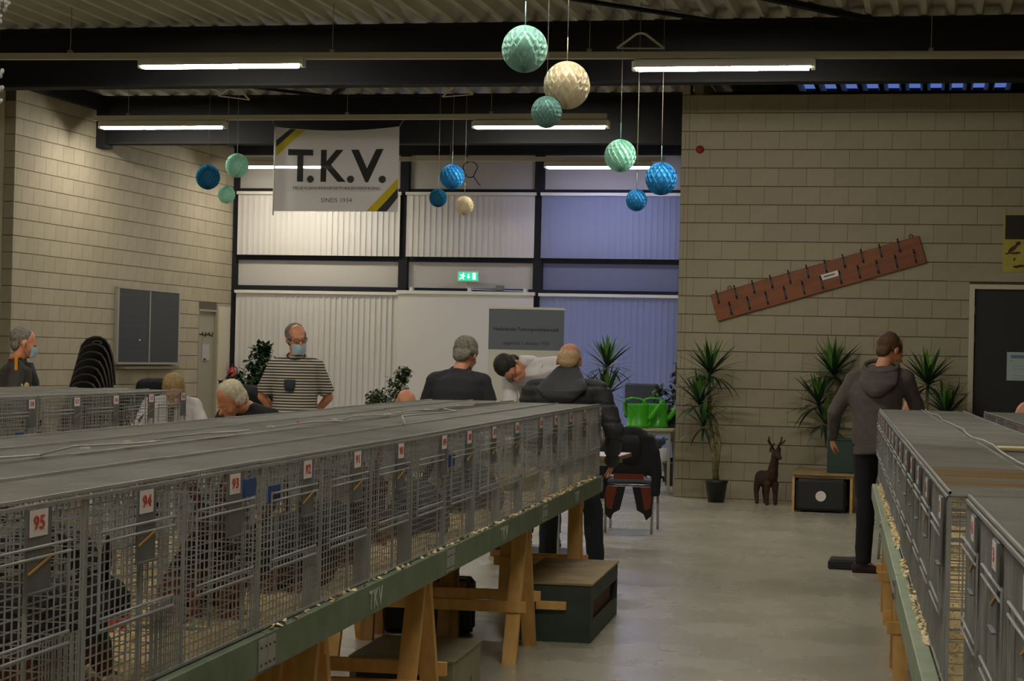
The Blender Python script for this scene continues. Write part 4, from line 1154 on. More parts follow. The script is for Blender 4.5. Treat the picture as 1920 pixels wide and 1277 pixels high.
HAIR = {}
def person(label, loc, rz, pelvis=(0, 0, 0.93), chest=(0, 0.01, 1.27), neck=(0, 0.0, 1.46), head=(0, 0.03, 1.62), hf=(0, 1, 0), hu=(0, 0, 1),
           shw=0.19, elbows=None, wrists=None, hands=None, knees=None, ankles=None, feet=None, bulk=1.0, belly=0.0, hair='short', hair_m=None,
           skin=None, top_m=None, trousers_m=None, shoe_m=None, sleeve='long', top_name='sweater', up_dir=None, top_disp=None, group=None, vox=0.009, hem=-0.06, sole_m=None, side=None):
    t = thing('person', label, 'person', loc, rz, group)
    P, C, N, Hd = V(pelvis), V(chest), V(neck), V(head)
    sp = (C - P).normalized(); X = V(side) if side else V((1, 0, 0)); X = (X - sp * X.dot(sp)).normalized()
    F = sp.cross(X) * -1 if sp.cross(X).y < 0 else sp.cross(X)
    if F.dot(V((0, 1, 0.2))) < 0: F = -F
    sn = (N - C).normalized()
    Sh = [N - sn * 0.085 + X * (-shw * 0.90), N - sn * 0.085 + X * shw * 0.90]
    hip = [P - X * 0.09 - sp * 0.02, P + X * 0.09 - sp * 0.02]
    el = [V(e) for e in (elbows or ((-0.26, -0.02, 1.12), (0.26, -0.02, 1.12)))]
    wr_ = [V(e) for e in (wrists or ((-0.27, 0.08, 0.86), (0.27, 0.08, 0.86)))]
    kn = [V(e) for e in (knees or ((-0.10, 0.02, 0.50), (0.10, 0.02, 0.50)))]
    an = [V(e) for e in (ankles or ((-0.11, -0.01, 0.09), (0.11, -0.01, 0.09)))]
    ft = [V(e) for e in (feet or ((-0.15, 1, 0), (0.15, 1, 0)))]
    H = head_frame(Hd, hf, hu)
    # ---- one continuous skin body
    b = MB()
    head_prims(b, H)
    b.cap(N - sn * 0.02, 0.058, Hd - V(hu).normalized() * 0.05 - V(hf).normalized() * 0.02, 0.052, 14)
    bk = bulk
    b.loft([(P - sp * 0.08, X * 0.13, F * 0.09), (P + sp * 0.05, X * 0.145 * bk, F * 0.10), (P.lerp(C, 0.55), X * 0.135 * bk, F * 0.095), (C, X * 0.16, F * 0.105), (N - sn * 0.07, X * 0.15, F * 0.085), (N - sn * 0.01, X * 0.07, F * 0.06)], 20)
    for i in (0, 1):
        b.cap(Sh[i], 0.052, el[i], 0.040); b.cap(el[i], 0.039, wr_[i], 0.026)
        hd = hands[i] if hands else None
        dd = V(hd[0]) if hd else (wr_[i] - el[i]).normalized() + V((0, 0.1, -0.1))
        pn = V(hd[1]) if hd else V((-1 if i else 1, 0.2, 0))
        hand_prims(b, wr_[i], dd, pn, (1 if i == 0 else -1), hd[2] if hd else 0.35)
        b.cap(hip[i], 0.075, kn[i], 0.052); b.cap(kn[i], 0.05, an[i], 0.034)
        b.cap(an[i], 0.035, an[i] + ft[i].normalized() * 0.1 - V((0, 0, 0.045)), 0.026)
    me = remesh(b, vox, 3); me.materials.append(skin or M_skin)
    link('body', me, t)
    # ---- face details
    e = MB()
    for q in (-1, 1):
        MB().sphere(H @ V((q * 0.031, 0.0805, -0.003)), 0.0095, 10, 8).build('eye', M_eye, t)
        MB().sphere(H @ V((q * 0.031, 0.0795, 0.0005 if hf[2] > -0.3 else -0.004)), 0.0112, 12, 8).build('eyelid', skin or M_skin, t)
    # ---- hair
    hb = MB()
    def E_(c, r): hb.sphere(H @ V(c), r, 16, 12, M=H.to_3x3())
    if hair == 'short':
        E_((0, -0.030, 0.047), (0.083, 0.094, 0.085)); E_((0, -0.066, -0.02), (0.066, 0.044, 0.058))
    elif hair == 'thin_top':     # receding: sides, back and a thin cap
        E_((0, -0.042, 0.046), (0.085, 0.082, 0.084)); E_((0, -0.066, -0.02), (0.066, 0.042, 0.055))
        for q in (-1, 1): E_((q * 0.062, -0.01, 0.022), (0.022, 0.055, 0.045))
    elif hair == 'crop':
        E_((0, -0.040, 0.012), (0.080, 0.076, 0.074)); E_((0, -0.062, -0.025), (0.064, 0.042, 0.05))
        for q in (-1, 1): E_((q * 0.064, -0.015, 0.015), (0.018, 0.05, 0.04))
    elif hair == 'fringe':       # bald crown, hair round the back
        E_((0, -0.060, 0.004), (0.079, 0.058, 0.052)); E_((0, -0.066, -0.03), (0.062, 0.042, 0.045))
        for q in (-1, 1): E_((q * 0.064, -0.02, 0.012), (0.020, 0.05, 0.035))
    elif hair == 'swept':        # longer white hair swept back
        E_((0, -0.036, 0.052), (0.088, 0.094, 0.082)); E_((0, -0.085, 0.0), (0.078, 0.045, 0.07)); E_((0, -0.09, -0.05), (0.06, 0.04, 0.035))
        for q in (-1, 1): E_((q * 0.072, -0.035, 0.0), (0.02, 0.045, 0.05))
    elif hair == 'full':
        E_((0, -0.022, 0.055), (0.088, 0.098, 0.085)); E_((0, -0.07, -0.02), (0.07, 0.046, 0.06))
        for q in (-1, 1): E_((q * 0.07, -0.02, 0.02), (0.02, 0.06, 0.04))
    if hb.v:
        hm = remesh(hb, 0.0065, 2, lambda c: 0.0025 * noise.noise(c * 90) + 0.002 * noise.noise(c * 35)); hm.materials.append(hair_m)
        link('hair', hm, t)
    # ---- top garment
    g = MB(); k = 1.0
    th = 0.016 * bulk
    hemp = P + sp * hem
    g.loft([(hemp, X * (0.165 * bk), F * (0.125 * bk + belly)), (P + sp * 0.06, X * (0.168 * bk), F * (0.13 * bk + belly)), (P.lerp(C, 0.5), X * (0.162 * bk), F * (0.122 * bk + belly * 0.8)),
            (C, X * 0.185 * (0.5 + bk / 2), F * 0.125 * bk), (N - sn * 0.075, X * 0.182 * (0.5 + bk / 2), F * 0.108 * bk), (N - sn * 0.025, X * 0.10, F * 0.078), (N + sn * 0.012, X * 0.066, F * 0.064)], 22)
    for i in (0, 1):
        rs = 0.060 * (0.5 + 0.5 * bk)
        g.cap(N - sn * 0.035, 0.060, Sh[i] + sn * 0.012, rs * 0.92)
        g.sphere(Sh[i], (rs * 1.08, rs * 1.05, rs * 1.1), 14, 10)
        if sleeve == 'long':
            g.cap(Sh[i], rs, el[i], 0.052 * (0.3 + 0.7 * bk)); g.cap(el[i], 0.051 * (0.3 + 0.7 * bk), el[i].lerp(wr_[i], 0.96), 0.037 * (0.4 + 0.6 * bk))
        else:
            g.tube([Sh[i], Sh[i].lerp(el[i], 0.5), Sh[i].lerp(el[i], 0.86)], [rs, 0.066, 0.068], 14)
    gm = remesh(g, 0.010, 3, top_disp or (lambda c: 0.007 * noise.noise(V((c.x * 9, c.y * 9, c.z * 5))) + 0.003 * noise.noise(c * 24)))
    gm.materials.append(top_m); link(top_name, gm, t)
    # ---- trousers and shoes
    g = MB()
    g.loft([(P + sp * 0.06, X * 0.152 * bk, F * 0.112 * bk), (P - sp * 0.02, X * 0.165 * bk, F * 0.125 * bk), (P - sp * 0.10, X * 0.15, F * 0.115)], 20)
    for i in (0, 1):
        g.cap(hip[i], 0.094, kn[i], 0.068)
        g.tube([kn[i], kn[i].lerp(an[i], 0.5), an[i] + V((0, 0, 0.0))], [0.068, 0.062, 0.058], 14); g.sphere(kn[i], 0.068, 12, 8)
    gm = remesh(g, 0.011, 3, lambda c: 0.006 * noise.noise(V((c.x * 8, c.y * 8, c.z * 12))))
    gm.materials.append(trousers_m); link('trousers', gm, t)
    for i in (0, 1):
        g = MB(); a = an[i]; f = V((ft[i].x, ft[i].y, 0)).normalized(); sx = V((f.y, -f.x, 0)); gz = a.z - 0.09
        c0 = V((a.x, a.y, gz))
        g.loft([(c0 - f * 0.075 + V((0, 0, 0.045)), sx * 0.025, V((0, 0, 0.03))), (c0 - f * 0.05 + V((0, 0, 0.055)), sx * 0.04, V((0, 0, 0.05))), (c0 + f * 0.03 + V((0, 0, 0.052)), sx * 0.043, V((0, 0, 0.047))), (c0 + f * 0.10 + V((0, 0, 0.04)), sx * 0.05, V((0, 0, 0.034))),
                (c0 + f * 0.165 + V((0, 0, 0.032)), sx * 0.042, V((0, 0, 0.026))), (c0 + f * 0.195 + V((0, 0, 0.03)), sx * 0.018, V((0, 0, 0.015)))], 16)
        g.cap(c0 + V((0, 0, 0.07)), 0.045, c0 + V((0, 0, 0.10)), 0.042)
        sm_ = remesh(g, 0.008, 2); sm_.materials.append(shoe_m or M_black)
        so = link('shoe', sm_, t)
        g = MB()
        pr = [(-0.085, 0.0), (-0.075, 0.032), (-0.02, 0.040), (0.05, 0.046), (0.11, 0.052), (0.165, 0.044), (0.197, 0.018), (0.203, 0.0)]
        pts = [(p[1], p[0]) for p in pr] + [(-p[1], p[0]) for p in pr[-2:0:-1]]
        Ms = Matrix((sx, f, V((0, 0, 1)))).transposed().to_4x4(); Ms.translation = c0
        g.prism(pts[::-1], 0.0, 0.022, M=Ms)
        g.build('sole', sole_m or M_black, so)
    return t, H

def glasses(t, H, m=None):
    b = MB()
    for q in (-1, 1):
        c = V((q * 0.033, 0.100, -0.002))
        b.tube([H @ (c + V((0.024 * cos(a), -0.004 * abs(cos(a)), 0.017 * sin(a)))) for a in [2 * pi * i / 14 for i in range(15)]], 0.0025, 6)
        b.tube([H @ V((q * 0.057, 0.097, 0.004)), H @ V((q * 0.078, 0.06, 0.006)), H @ V((q * 0.084, -0.01, 0.006))], 0.0022, 6)
    b.tube([H @ V((-0.010, 0.101, 0.002)), H @ V((0.010, 0.101, 0.002))], 0.0022, 6)
    b.build('glasses', m or M_black, t)
M_mask = mat('pale_blue_face_mask', '#a9c3cf', 0.8, bump=0.1, bscale=60)
def face_mask(t, H, low=0.0):
    b = MB()
    vs = []; fs = []; nu, nv = 12, 7
    for j in range(nv + 1):
        for i in range(nu + 1):
            a = -1.15 + 2.3 * i / nu; zz = -0.018 - low - 0.088 * j / nv
            bul = 1 + 0.13 * sin(pi * j / nv) + (0.14 * math.exp(-(a * 3) ** 2) * (1 - j / nv))
            vs.append(H @ V((0.070 * sin(a) * (1 - 0.10 * (j / nv)), 0.018 + 0.083 * cos(a) * bul * (1 - 0.06 * j / nv), zz)))
    for j in range(nv):
        for i in range(nu):
            a = j * (nu + 1) + i; fs.append((a, a + 1, a + nu + 2, a + nu + 1))
    b.add(vs, fs, 0, True)
    mk = b.build('face_mask', M_mask, t)
    for q in (-1, 1):
        s = MB()
        s.tube([H @ V((q * 0.064, 0.05, -0.02 - low)), H @ V((q * 0.082, 0.0, 0.01)), H @ V((q * 0.086, -0.02, 0.0))], 0.0015, 5)
        s.tube([H @ V((q * 0.06, 0.05, -0.10 - low)), H @ V((q * 0.08, -0.0, -0.045)), H @ V((q * 0.086, -0.022, -0.01))], 0.0015, 5)
        s.build('ear_loop', M_card, mk)

M_hair_gr = mat('grey_hair', '#8a8375', 0.8, color2='#5f5a50', scale=60)
M_hair_dk = mat('dark_hair', '#241c17', 0.7, color2='#1a1410', scale=60)
M_hair_wh = mat('white_hair', '#d9d0b8', 0.85, color2='#c4b795', scale=50)
M_hair_bl = mat('greying_blond_hair', '#9c8454', 0.8, color2='#7f6a42', scale=50)
M_hair_br = mat('brown_hair', '#5a3c22', 0.75, color2='#47301c', scale=50)
M_hair_pl = mat('short_pale_hair', '#d0b48c', 0.85, color2='#c39b74', scale=50)
M_stripe = stripes_mat('striped_jersey', '#c5b9a6', '#33312f', 0.0235, 0.5)
M_char = mat('charcoal_sweater', '#27262b', 0.9, bump=0.15, bscale=80)
M_puff = mat('black_puffer_nylon', '#313237', 0.65, bump=0.1, bscale=30)
M_hood = mat('brown_grey_fleece', '#5b5450', 0.95, color2='#524b48', scale=20, bump=0.3, bscale=90)
M_jeans = mat('dark_jeans', '#1c2029', 0.9, color2='#252a35', scale=12, bump=0.2, bscale=120)
M_trous = mat('black_trousers', '#121318', 0.9, bump=0.1, bscale=60)
M_coat_w = mat('white_cotton_coat', '#d3cdcd', 0.8, bump=0.1, bscale=50)
M_blk_shirt = mat('black_shirt', '#17181a', 0.85)
M_jkt = mat('dark_grey_work_jacket', '#39352f', 0.85, bump=0.15, bscale=60)

def facing(dx, dy): return math.atan2(-dx, dy)

# --- man in the striped T-shirt
t, H = person('standing man with glasses and face mask in a striped T-shirt with a dark pocket', (-5.13, 15.30, 0), facing(0.30, -0.95),
              pelvis=(0, 0, 0.95), chest=(0, 0.0, 1.27), neck=(0, 0.0, 1.455), head=(0, 0.04, 1.60), hf=(-0.38, 1, -0.14), hu=(0.05, 0.16, 1), shw=0.19,
              elbows=((-0.275, -0.06, 1.12), (0.275, -0.06, 1.12)), wrists=((-0.14, -0.17, 0.95), (0.14, -0.17, 0.95)),
              hands=(((1, -0.1, -0.2), (0, 1, 0), 0.4), ((-1, -0.25, -0.2), (0, 1, 0), 0.4)), bulk=1.13, belly=0.03, hair='thin_top', hair_m=M_hair_gr, skin=M_skin_red,
              top_m=M_stripe, trousers_m=M_jeans, sleeve='short', top_name='tee_shirt', hem=-0.12)
glasses(t, H); face_mask(t, H, 0.012)
MB().loft([((0.045, 0.150, 1.265), (0.045, 0.006, 0), (0, 0.01, 0.0)), ((0.045, 0.165, 1.21), (0.045, 0.006, 0), (0, 0.01, 0)), ((0.045, 0.170, 1.17), (0.034, 0.006, 0), (0, 0.01, 0))], 12).build('chest_pocket', mat('dark_pocket', '#2c2f38', 0.9), t)
b = MB(); b.tube([(0.075 * cos(a), 0.01 + 0.07 * sin(a), 1.462 - 0.03 * sin(a)) for a in [2 * pi * i / 20 for i in range(21)]], 0.008, 6); b.build('neckband', mat('neckband', '#33312f', 0.9), t)

# --- man with grey hair seen from behind, dark sweater
t, H = person('grey-haired man in a charcoal sweater seen from behind', (-3.34, 13.62, 0), facing(0.10, 1),
              pelvis=(0, -0.03, 0.90), chest=(0, 0.01, 1.22), neck=(0, 0.05, 1.385), head=(0.02, 0.12, 1.50), hf=(0.15, 1, -0.35), hu=(0.05, 0.35, 1), shw=0.20,
              elbows=((-0.27, 0.02, 1.06), (0.27, 0.02, 1.06)), wrists=((-0.20, 0.26, 0.95), (0.20, 0.26, 0.95)), bulk=1.12, hair='full', hair_m=M_hair_gr, skin=M_skin_red,
              top_m=M_char, trousers_m=M_jeans, shoe_m=mat('tan_leather_shoe', '#8e5f3c', 0.5), sole_m=mat('cream_rubber_sole', '#cfc08e', 0.6),
              ankles=((-0.06, 0.12, 0.09), (0.24, 0.34, 0.09)), knees=((-0.09, 0.04, 0.48), (0.15, 0.2, 0.48)), feet=((-0.4, 1, 0), (0.95, -0.3, 0)))
MB().tube([(0.068 * cos(a), 0.055 + 0.06 * sin(a), 1.395 + 0.02 * sin(a)) for a in [2 * pi * i / 20 for i in range(21)]], 0.014, 8).build('collar', M_blk_shirt, t)

# --- judge in white coat bending over the table
t, H = person('judge in a white coat with dark hair and glasses, bending low over the table', (-3.02, 15.20, 0), facing(0.12, -1),
              pelvis=(-0.05, -0.18, 0.94), chest=(0.0, 0.0, 1.29), neck=(0.12, 0.17, 1.46), head=(0.24, 0.26, 1.405), hf=(-0.22, 0.55, -0.80), hu=(0.85, 0.50, 0.10), shw=0.20,
              elbows=((-0.24, 0.22, 1.08), (0.24, 0.20, 1.10)), wrists=((-0.12, 0.44, 0.90), (0.17, 0.40, 0.88)), bulk=1.28, hair='full', hair_m=M_hair_dk, skin=M_skin_red,
              top_m=M_coat_w, trousers_m=M_jeans, top_name='white_coat', hem=-0.30, side=(1, 0, -0.18))
glasses(t, H)
b = MB(); b.tube([(0.00, 0.17, 1.46), (0.02, 0.22, 1.38), (0.0, 0.17, 1.28)], 0.014, 6).tube([(0.17, 0.15, 1.44), (0.13, 0.21, 1.36), (0.07, 0.18, 1.27)], 0.014, 6); b.build('lapel', M_coat_w, t)
MB().sphere((-0.10, 0.155, 1.34), (0.028, 0.006, 0.014), 10, 6).sphere((-0.09, 0.16, 1.352), (0.012, 0.006, 0.012), 8, 6).build('green_badge', mat('green_badge', '#4f9a45', 0.5), t)
me = remesh(MB().cap((0.09, 0.13, 1.44), 0.070, (0.148, 0.192, 1.450), 0.060), 0.010, 2); me.materials.append(M_coat_w); link('coat_collar', me, t)

# --- man in black puffer jacket
def quilt(c):
    return 0.005 - 0.010 * math.exp(-(((c.z + 0.02 * abs(c.x)) % 0.115 - 0.05) / 0.009) ** 2) + 0.008 * noise.noise(V((c.x * 12, c.y * 12, c.z * 20)))
t, H = person('balding man in a black puffer jacket seen from behind at the table end', (-2.37, 12.68, 0), facing(0.02, 1),
              pelvis=(0, -0.02, 0.88), chest=(0, 0.02, 1.17), neck=(0, 0.06, 1.35), head=(-0.005, 0.14, 1.468), hf=(-0.05, 1, -0.45), hu=(0, 0.45, 1), shw=0.25,
              elbows=((-0.30, 0.02, 1.04), (0.34, 0.0, 1.02)), wrists=((-0.24, 0.28, 0.92), (0.28, 0.24, 0.80)), bulk=1.34, hair='crop', hair_m=M_hair_pl, skin=M_skin_red,
              top_m=M_puff, trousers_m=M_jeans, top_name='puffer_jacket', top_disp=quilt, shoe_m=mat('tan_work_boot', '#8b6a3c', 0.7), hem=-0.12,
              ankles=((-0.10, 0.02, 0.09), (0.24, -0.02, 0.09)), knees=((-0.10, 0.03, 0.48), (0.20, 0.03, 0.48)), feet=((-0.3, 1, 0), (0.55, 1, 0)))
g = MB(); g.loft([((0, -0.155, 1.20), (0.06, 0, 0), (0, 0.03, 0.0)), ((0, -0.16, 1.235), (0.12, 0, 0), (0, 0.05, 0.01)), ((0, -0.12, 1.29), (0.175, 0, 0), (0, 0.075, 0.01)), ((0, -0.04, 1.35), (0.14, 0, 0), (0, 0.10, 0.02)), ((0, 0.03, 1.405), (0.098, 0, 0), (0, 0.085, 0.03)), ((0, 0.05, 1.43), (0.085, 0, 0), (0, 0.07, 0.03))], 22)
hm = remesh(g, 0.010, 3, lambda c: 0.006 * noise.noise(V((c.x * 9, c.y * 9, c.z * 22)))); hm.materials.append(M_puff); link('jacket_hood', hm, t)

# --- man in brown-grey hoodie
M_snk = mat('dark_red_sneaker', '#2e1719', 0.8)
t, H = person('man in a brown-grey hooded jacket and black trousers standing beside the right table', (-0.37, 13.92, 0), facing(0.10, 1),
              pelvis=(0.02, -0.02, 0.96), chest=(0.0, 0.0, 1.29), neck=(0.035, 0.05, 1.475), head=(0.085, 0.105, 1.595), hf=(0.75, 0.75, -0.42), hu=(0.22, 0.3, 1), shw=0.20,
              elbows=((-0.285, -0.02, 1.15), (0.29, 0.16, 1.14)), wrists=((-0.315, 0.12, 0.97), (0.30, 0.42, 1.06)),
              hands=(((-0.1, 0.5, -0.75), (0.6, 0.3, 0), 0.7), ((0, 1, -0.2), (0, 0, -1), 0.4)), bulk=1.08, hair='thin_top', hair_m=M_hair_br, skin=M_skin_red,
              top_m=M_hood, trousers_m=M_trous, top_name='hooded_jacket', shoe_m=M_snk, sole_m=mat('pale_shoe_sole', '#b6a9a0', 0.6), hem=-0.10,
              ankles=((-0.07, 0.02, 0.09), (0.13, -0.03, 0.09)), knees=((-0.06, 0.03, 0.50), (0.12, 0.03, 0.50)), feet=((0.75, 0.1, 0), (1, -0.1, 0)))
g = MB(); g.loft([((0.02, -0.150, 1.27), (0.04, 0, 0), (0, 0.02, 0.0)), ((0.02, -0.150, 1.31), (0.09, 0, 0), (0, 0.035, 0)), ((0.03, -0.125, 1.37), (0.135, 0, 0), (0, 0.055, 0.01)), ((0.03, -0.06, 1.43), (0.135, 0, 0), (0, 0.085, 0.02)), ((0.03, -0.02, 1.475), (0.12, 0, 0), (0, 0.09, 0.03))], 22)
hm = remesh(g, 0.010, 3, lambda c: 0.006 * noise.noise(c * 16)); hm.materials.append(M_hood)
hh = link('hood', hm, t)
MB().tube([(0.03 + 0.118 * cos(a), 0.0 + 0.10 * sin(a), 1.485 + 0.045 * sin(a)) for a in [2 * pi * i / 24 for i in range(25)]], 0.017, 8).build('hood_rim', M_hood, hh)
b = MB(); b.tube([(-0.313 + 0.034 * cos(a), 0.11 + 0.03 * sin(a), 0.99 + 0.02 * sin(a)) for a in [2 * pi * i / 14 for i in range(15)]], 0.009, 6); b.build('wristwatch', M_iron, t)

# --- man at the left edge, in profile with mask
t, H = person('man in a dark grey work jacket with face mask at the left picture edge', (-7.14, 14.33, 0), facing(0.80, 0.35),
              pelvis=(0, 0, 0.93), chest=(0, 0, 1.22), neck=(0, 0.0, 1.385), head=(0, 0.05, 1.515), hf=(-0.12, 1, -0.14), hu=(0, 0.14, 1), shw=0.19, bulk=1.18, belly=0.03, hair='short', hair_m=M_hair_gr, skin=M_skin_red,
              elbows=((-0.27, -0.02, 1.06), (0.27, -0.02, 1.06)), wrists=((-0.22, 0.12, 0.86), (0.22, 0.12, 0.86)), top_m=M_jkt, trousers_m=M_trous, top_name='work_jacket')
face_mask(t, H)
b = MB(); b.box(0.225, -0.012, 1.30, 0.245, 0.012, 1.42); b.build('orange_shoulder_stripe', mat('orange_piping', '#c98422', 0.7), t)
b = MB(); b.tube([(0.08 * cos(a), 0.01 + 0.075 * sin(a), 1.40 + 0.015 * sin(a)) for a in [pi * 0.9 + 1.2 * pi * i / 16 for i in range(17)]], 0.014, 6); b.build('orange_collar', mat('orange_collar', '#b0651e', 0.7), t)
g = MB().loft([((0.0, 0.07, 1.36), (0.09, 0, 0), (0, 0.05, 0)), ((0, 0.085, 1.22), (0.13, 0, 0), (0, 0.085, 0)), ((0, 0.095, 1.0), (0.13, 0, 0), (0, 0.095, 0))], 16)
g.build('black_vest_front', M_blackcloth, t)
g = MB()
for (dy, dz, r) in ((0.02, 0.0, 0.03), (0.03, 0.035, 0.02), (-0.01, 0.03, 0.015), (0.0, -0.035, 0.018), (0.04, -0.03, 0.015)):
    g.sphere((0.255 - 0.02 * abs(dy) * 10, 0.055 + dy, 1.15 + dz), (0.006, r, r), 10, 6)
g.build('yellow_emblem', mat('yellow_emblem', '#c2a468', 0.7), t)

def small_chair(label, loc, rz, m=None, sh=0.45):
    t = thing('chair', label, 'chair', loc, rz)
    MB().bbox(-0.21, -0.20, sh - 0.04, 0.21, 0.21, sh, 0.012).build('seat', m or M_blackcloth, t)
    vs = MB(); pr = [(-0.20, 0.0), (-0.205, 0.2), (-0.17, 0.33), (-0.09, 0.39), (0.09, 0.39), (0.17, 0.33), (0.205, 0.2), (0.20, 0.0)]
    M0 = face_matrix((1, 0, 0), (0, -0.12, 1), (0, -0.22, sh + 0.07))
    vs.prism(pr, -0.012, 0.012, M=M0); vs.build('backrest', m or M_blackcloth, t)
    for sx in (-1, 1):
        for sy in (-1, 1):
            MB().tube([(sx * 0.19, sy * 0.18, sh - 0.04), (sx * 0.21, sy * 0.22, 0)], 0.011, 8).build('leg', M_chrome, t)
    MB().tube([(-0.19, -0.2, sh - 0.03), (-0.19, -0.235, sh + 0.1)], 0.011, 6).tube([(0.19, -0.2, sh - 0.03), (0.19, -0.235, sh + 0.1)], 0.011, 6).build('back_strut', M_chrome, t)
    return t
# --- seated people
def seated(label, loc, rz, s=1.0, head=(0, 0.22, 1.12), hf=(0, 0.8, -0.5), hu=(0, 0.5, 0.8), chair_label=None, chair_m=None, wr=None, **k):
    t, H = person(label, loc, rz, pelvis=(0, 0.0, 0.54), chest=(0, 0.07, 0.92), neck=(0, 0.13, 1.12), head=head, hf=hf, hu=hu,
                  elbows=((-0.27, 0.18, 0.84), (0.27, 0.18, 0.84)), wrists=wr or ((-0.12, 0.40, 0.80), (0.12, 0.40, 0.80)), knees=((-0.12, 0.42, 0.50), (0.12, 0.42, 0.50)), ankles=((-0.12, 0.42, 0.09), (0.12, 0.42, 0.09)), hem=-0.04, **k)
    if chair_label: small_chair(chair_label, loc, rz, chair_m)
    return t, H
t, H = seated('seated judge in a white coat looking down, behind the far left cages', (-5.93, 14.62, 0), facing(0.35, -1), head=(-0.02, 0.27, 1.165), hf=(-0.22, 0.9, -0.45), hu=(0, 0.45, 0.9), hair='full', hair_m=M_hair_bl, skin=M_skin_red, top_m=M_coat_w,
              trousers_m=M_jeans, top_name='white_coat', bulk=1.22, chair_label='black chair under the seated judge in white at the left')
glasses(t, H)
MB().loft([((0.0, 0.245, 1.05), (0.03, 0, 0), (0, 0.012, 0)), ((0, 0.25, 0.93), (0.022, 0, 0), (0, 0.012, 0)), ((0, 0.245, 0.80), (0.03, 0, 0), (0, 0.01, 0))], 10).build('dark_tie', mat('olive_tie', '#3b3a2c', 0.8), t)
t, H = seated('seated old man with swept white hair in a black shirt, head bowed', (-4.55, 12.72, 0), facing(-0.12, -1), head=(0.05, 0.29, 1.155), hf=(0.42, 0.75, -0.62), hu=(0.12, 0.5, 0.8), hair='swept', hair_m=M_hair_wh, skin=M_skin_red, top_m=M_blk_shirt,
              trousers_m=M_trous, top_name='black_shirt', bulk=1.15, chair_label='black chair under the white-haired old man')
t, H = seated('fair-haired seated person mostly hidden left of the man in charcoal', (-4.13, 15.10, 0), facing(0.3, -1), head=(0, 0.2, 1.09), hair='fringe', hair_m=M_hair_pl, skin=M_skin_red, top_m=M_char, trousers_m=M_trous, chair_label='black chair hidden behind the charcoal sweater man', vox=0.011)
t, H = seated('seated bald man whose head shows above the far right cages', (-0.13, 15.0, 0), facing(0.1, -1), head=(0, 0.2, 1.155), hair=None, skin=M_skin_red, top_m=M_char, trousers_m=M_trous, chair_label='black chair under the bald man behind the right cages', vox=0.011)
t, H = seated('seated person with thin fair hair at the right picture edge behind the cages', (0.62, 13.2, 0), facing(0.0, -1), head=(0, 0.2, 1.155), hair='fringe', hair_m=M_hair_pl, skin=M_skin_red, top_m=M_char, trousers_m=M_trous, chair_label='black chair at the right edge behind the cages', vox=0.011)

# ================================================================== JUDGING TABLES
def plain_table(label, x0, x1, y0, y1, h, top_m, leg_m, edge=None, rz=TROT, inset=0.05):
    w, l = x1 - x0, y1 - y0
    t = thing('folding_table', label, 'table', (x0, y0, 0), 0)
    tt = MB().bbox(0, 0, h - 0.028, w, l, h, 0.004).build('tabletop', top_m, t)
    if edge:
        MB().box(-0.003, -0.003, h - 0.030, w + 0.003, 0, h - 0.003).box(w, 0, h - 0.030, w + 0.003, l, h - 0.003).build('edge_band', edge, tt)
    for ya in (0.05, l - 0.07): MB().box(0.06, ya, h - 0.075, w - 0.06, ya + 0.02, h - 0.028).build('apron', leg_m, t)
    for x in (0.05, w - inset):
        for y in (0.06, l - 0.06):
            MB().box(x - 0.016, y - 0.016, 0, x + 0.016, y + 0.016, h - 0.028).build('leg', leg_m, t)
    return t
plain_table('white judging table with a brown edge between the men at the centre', -3.80, -2.21, 13.98, 14.62, 0.785, M_white_top, M_alu, M_brown_edge, inset=0.45)
plain_table('pale table against the wall end, carrying the green watering cans', -3.75, -2.78, 21.45, 22.10, 0.725, M_tabletop, M_alu)
plain_table('small table before the seated judge in white, behind the far left cages', -6.25, -5.25, 13.42, 13.95, 0.74, M_tabletop, M_alu)
# rabbit on the judge's table at left (black and white)
t = rabbit('black and white rabbit on the table before the seated judge in white', 0, 0, 0, 'sit', M_rab_w, 0.9)
t.location = (-5.72, 13.66, 0.741); t.rotation_euler = (0, 0, 1.4)
t = rabbit('dark rabbit being judged on the white table', 0, 0, 0, 'sit', M_rab, 1.0)
t.location = (-2.95, 14.45, 0.786); t.rotation_euler = (0, 0, 1.9)

